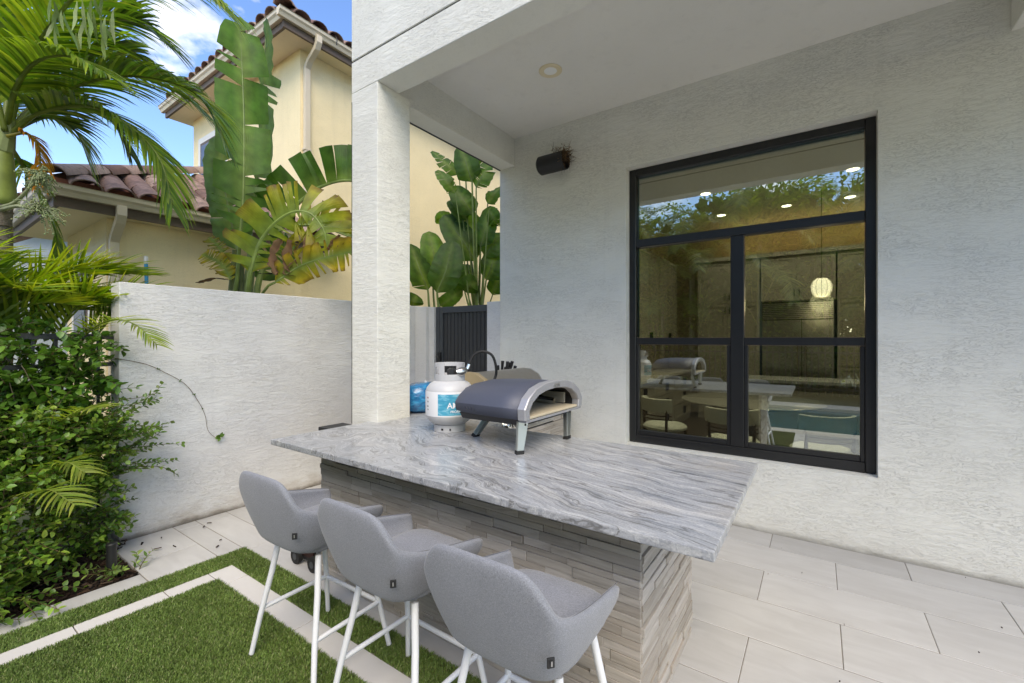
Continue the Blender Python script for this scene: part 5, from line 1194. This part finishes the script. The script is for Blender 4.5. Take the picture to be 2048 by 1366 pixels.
tv2 = thing('vine_tendril', 'short vine tendril with tiny leaves lower on the garden wall end', 'vine', (-4.2, 1.2, 1.1)); mb = MB(); mb.cur = (.12, .07, .03)
p2 = curve([WALL(*p) for p in ((232, 796), (265, 797), (300, 790), (318, 785))], 20); mb.tube(p2, .0018, 5); mb.build('stem', M['stem'], tv2, smooth=True, tint=True); mb = MB()
for k in range(2, 20, 2): leaf_at(mb, p2[k], Vector((.4, random.gauss(0, 1), random.gauss(.4, .8))), Vector((1, 0, .4)), .022, .013, jit((.13, .2, .05), .2))
mb.build('leaves', M['small_leaf'], tv2, smooth='all', tint=True)
sg = thing('weed_sprig', 'pale green weedy sprig at the corner of the mulch bed beside the path light', 'plant', (-3.62, .95, 0)); lf, st = MB(), MB()
for i in range(9): a = random.uniform(0, 6.28); sprig(lf, st, (-3.64 + random.gauss(0, .04), .92 + random.gauss(0, .05), 0), (math.cos(a), math.sin(a), 1.1), random.uniform(.1, .18), 6, .045, .017, (.12, .2, .04), .6, (.3, .38, .1))
lf.build('leaves', M['small_leaf'], sg, smooth='all', tint=True); st.build('stems', M['stem'], sg, tint=True)

# ------------------------------------------------------------------ the yard behind the camera, seen mirrored in the window
pb = MB()
dk = MB().box(-6, 12, -4.3, -3.62, -.11, -.002); dk.box(1.9 + 4, 12, -3.619, -.281, -.11, -.002); dk.box(-6, -1.05, -3.619, -.6, -.11, -.03); dk.box(-1.049, 5.9, -.62, -.281, -.11, -.002)
tag(dk.build('pool_deck', simple('deck_paving', (.58, .54, .48), .6, bump=(6, .05, .002), var=.08)), kind='structure')
pm = simple('pool_plaster', (.06, .22, .26), .5, var=.1, bump=(8, .1, .01))
pl_ = MB().box(-1.02, 5.87, -3.6, -.64, -.118, -.1); tag(pl_.build('pool_basin', pm), kind='structure')
wm = NT('pool_surface'); wm.base((.02, .13, .16)); wm.rough(.04); wm.bump(wm.noise(wm.co(), 7, 3), .15, .03)
tag(MB().box(-1.03, 5.88, -3.61, -.63, -.098, -.06).build('pool_water', wm.m), kind='structure')
bf = thing('rear_fence', 'black picket fence across the back of the yard', 'fence', (0, -6.2, 0))
for z in (.15, 1.12, 1.3): MB().box(-9, 9, -6.22, -6.18, z, z + .04).build('rail', M['black'], bf)
for i in range(120): MB().box(-9 + i * .15, -8.975 + i * .15, -6.212, -6.188, .0, 1.299 if True else 0).build('picket', M['black'], bf)
hg = thing('rear_hedge', 'clipped dark hedge behind the rear fence', 'hedge', (0, -6.8, 0)); lf = MB()
for i in range(5200):
    p = Vector((random.uniform(-9, 8), random.uniform(-7.2, -6.35), random.uniform(0, 1.15))); leaf_at(lf, p, Vector((random.gauss(0, 1), random.gauss(.5, 1), random.gauss(.3, .7))), Vector((random.gauss(0, .5), random.gauss(.3, .5), 1)), random.uniform(.1, .17), .08, jit((.04, .1, .02), .3))
lf.build('foliage', M['small_leaf'], hg, smooth='all', tint=True)
fm = []
for v in range(3):
    fm.append(frond_mesh('frond', [(0, 0, 0), (.25, 0, .75), (.8, .05 * v, 1.45), (1.6, .1 * v, 1.5 - .1 * v), (2.2, .12 * v, 1.0 - .15 * v)], 34, .62, wid=.05, droop=.4, cols=((.05, .12, .018), (.22, .28, .04)), start=.25, sweep=.8, lift=.3, rach=.016))
for i in range(12):
    x = -9 + i * 1.5 + random.uniform(-.4, .4); y = -7.6 + random.uniform(-.8, .3); H = random.uniform(2.6, 4.6)
    t = thing('rear_palm', 'feathery areca palm standing behind the rear fence', 'palm tree', (x, y, 0), 'palms behind the rear fence')
    for s in range(3):
        mb = MB(); mb.cur = (.14, .15, .07); q = Vector((x + random.uniform(-.3, .3), y + random.uniform(-.3, .3), 0)); mb.tube([q, q + Vector((0, 0, H))], [.07, .05], 8); mb.build('trunk', M['stem'], t, smooth=True, tint=True)
    for k in range(16):
        zz = H * random.uniform(.4, 1) if k % 2 else H
        link('frond', fm[k % 3], t, loc=(x + random.uniform(-.25, .25), y + random.uniform(-.2, .2), zz), rot=(random.uniform(-.2, .2), random.uniform(-.25, .35), random.uniform(0, 6.28))).scale = (random.uniform(.75, 1.1),) * 3

CROWN = []
for v in range(4):
    lf = MB(); cl = [Vector((random.gauss(0, .8), random.gauss(0, .6), 6 * random.uniform(.08, .95))) for _ in range(60)]
    for k in range(10000):
        p = random.choice(cl) + Vector((random.gauss(0, .42), random.gauss(0, .4), random.gauss(0, .38)))
        leaf_at(lf, p, Vector((random.gauss(0, 1), random.gauss(.4, 1), random.gauss(-.1, .6))), Vector((random.gauss(0, .5), random.gauss(.4, .5), 1)), random.uniform(.1, .2), .085, jit(random.choice(((.08, .17, .025), (.12, .22, .03), (.2, .29, .04))), .25))
    for k in range(1800):
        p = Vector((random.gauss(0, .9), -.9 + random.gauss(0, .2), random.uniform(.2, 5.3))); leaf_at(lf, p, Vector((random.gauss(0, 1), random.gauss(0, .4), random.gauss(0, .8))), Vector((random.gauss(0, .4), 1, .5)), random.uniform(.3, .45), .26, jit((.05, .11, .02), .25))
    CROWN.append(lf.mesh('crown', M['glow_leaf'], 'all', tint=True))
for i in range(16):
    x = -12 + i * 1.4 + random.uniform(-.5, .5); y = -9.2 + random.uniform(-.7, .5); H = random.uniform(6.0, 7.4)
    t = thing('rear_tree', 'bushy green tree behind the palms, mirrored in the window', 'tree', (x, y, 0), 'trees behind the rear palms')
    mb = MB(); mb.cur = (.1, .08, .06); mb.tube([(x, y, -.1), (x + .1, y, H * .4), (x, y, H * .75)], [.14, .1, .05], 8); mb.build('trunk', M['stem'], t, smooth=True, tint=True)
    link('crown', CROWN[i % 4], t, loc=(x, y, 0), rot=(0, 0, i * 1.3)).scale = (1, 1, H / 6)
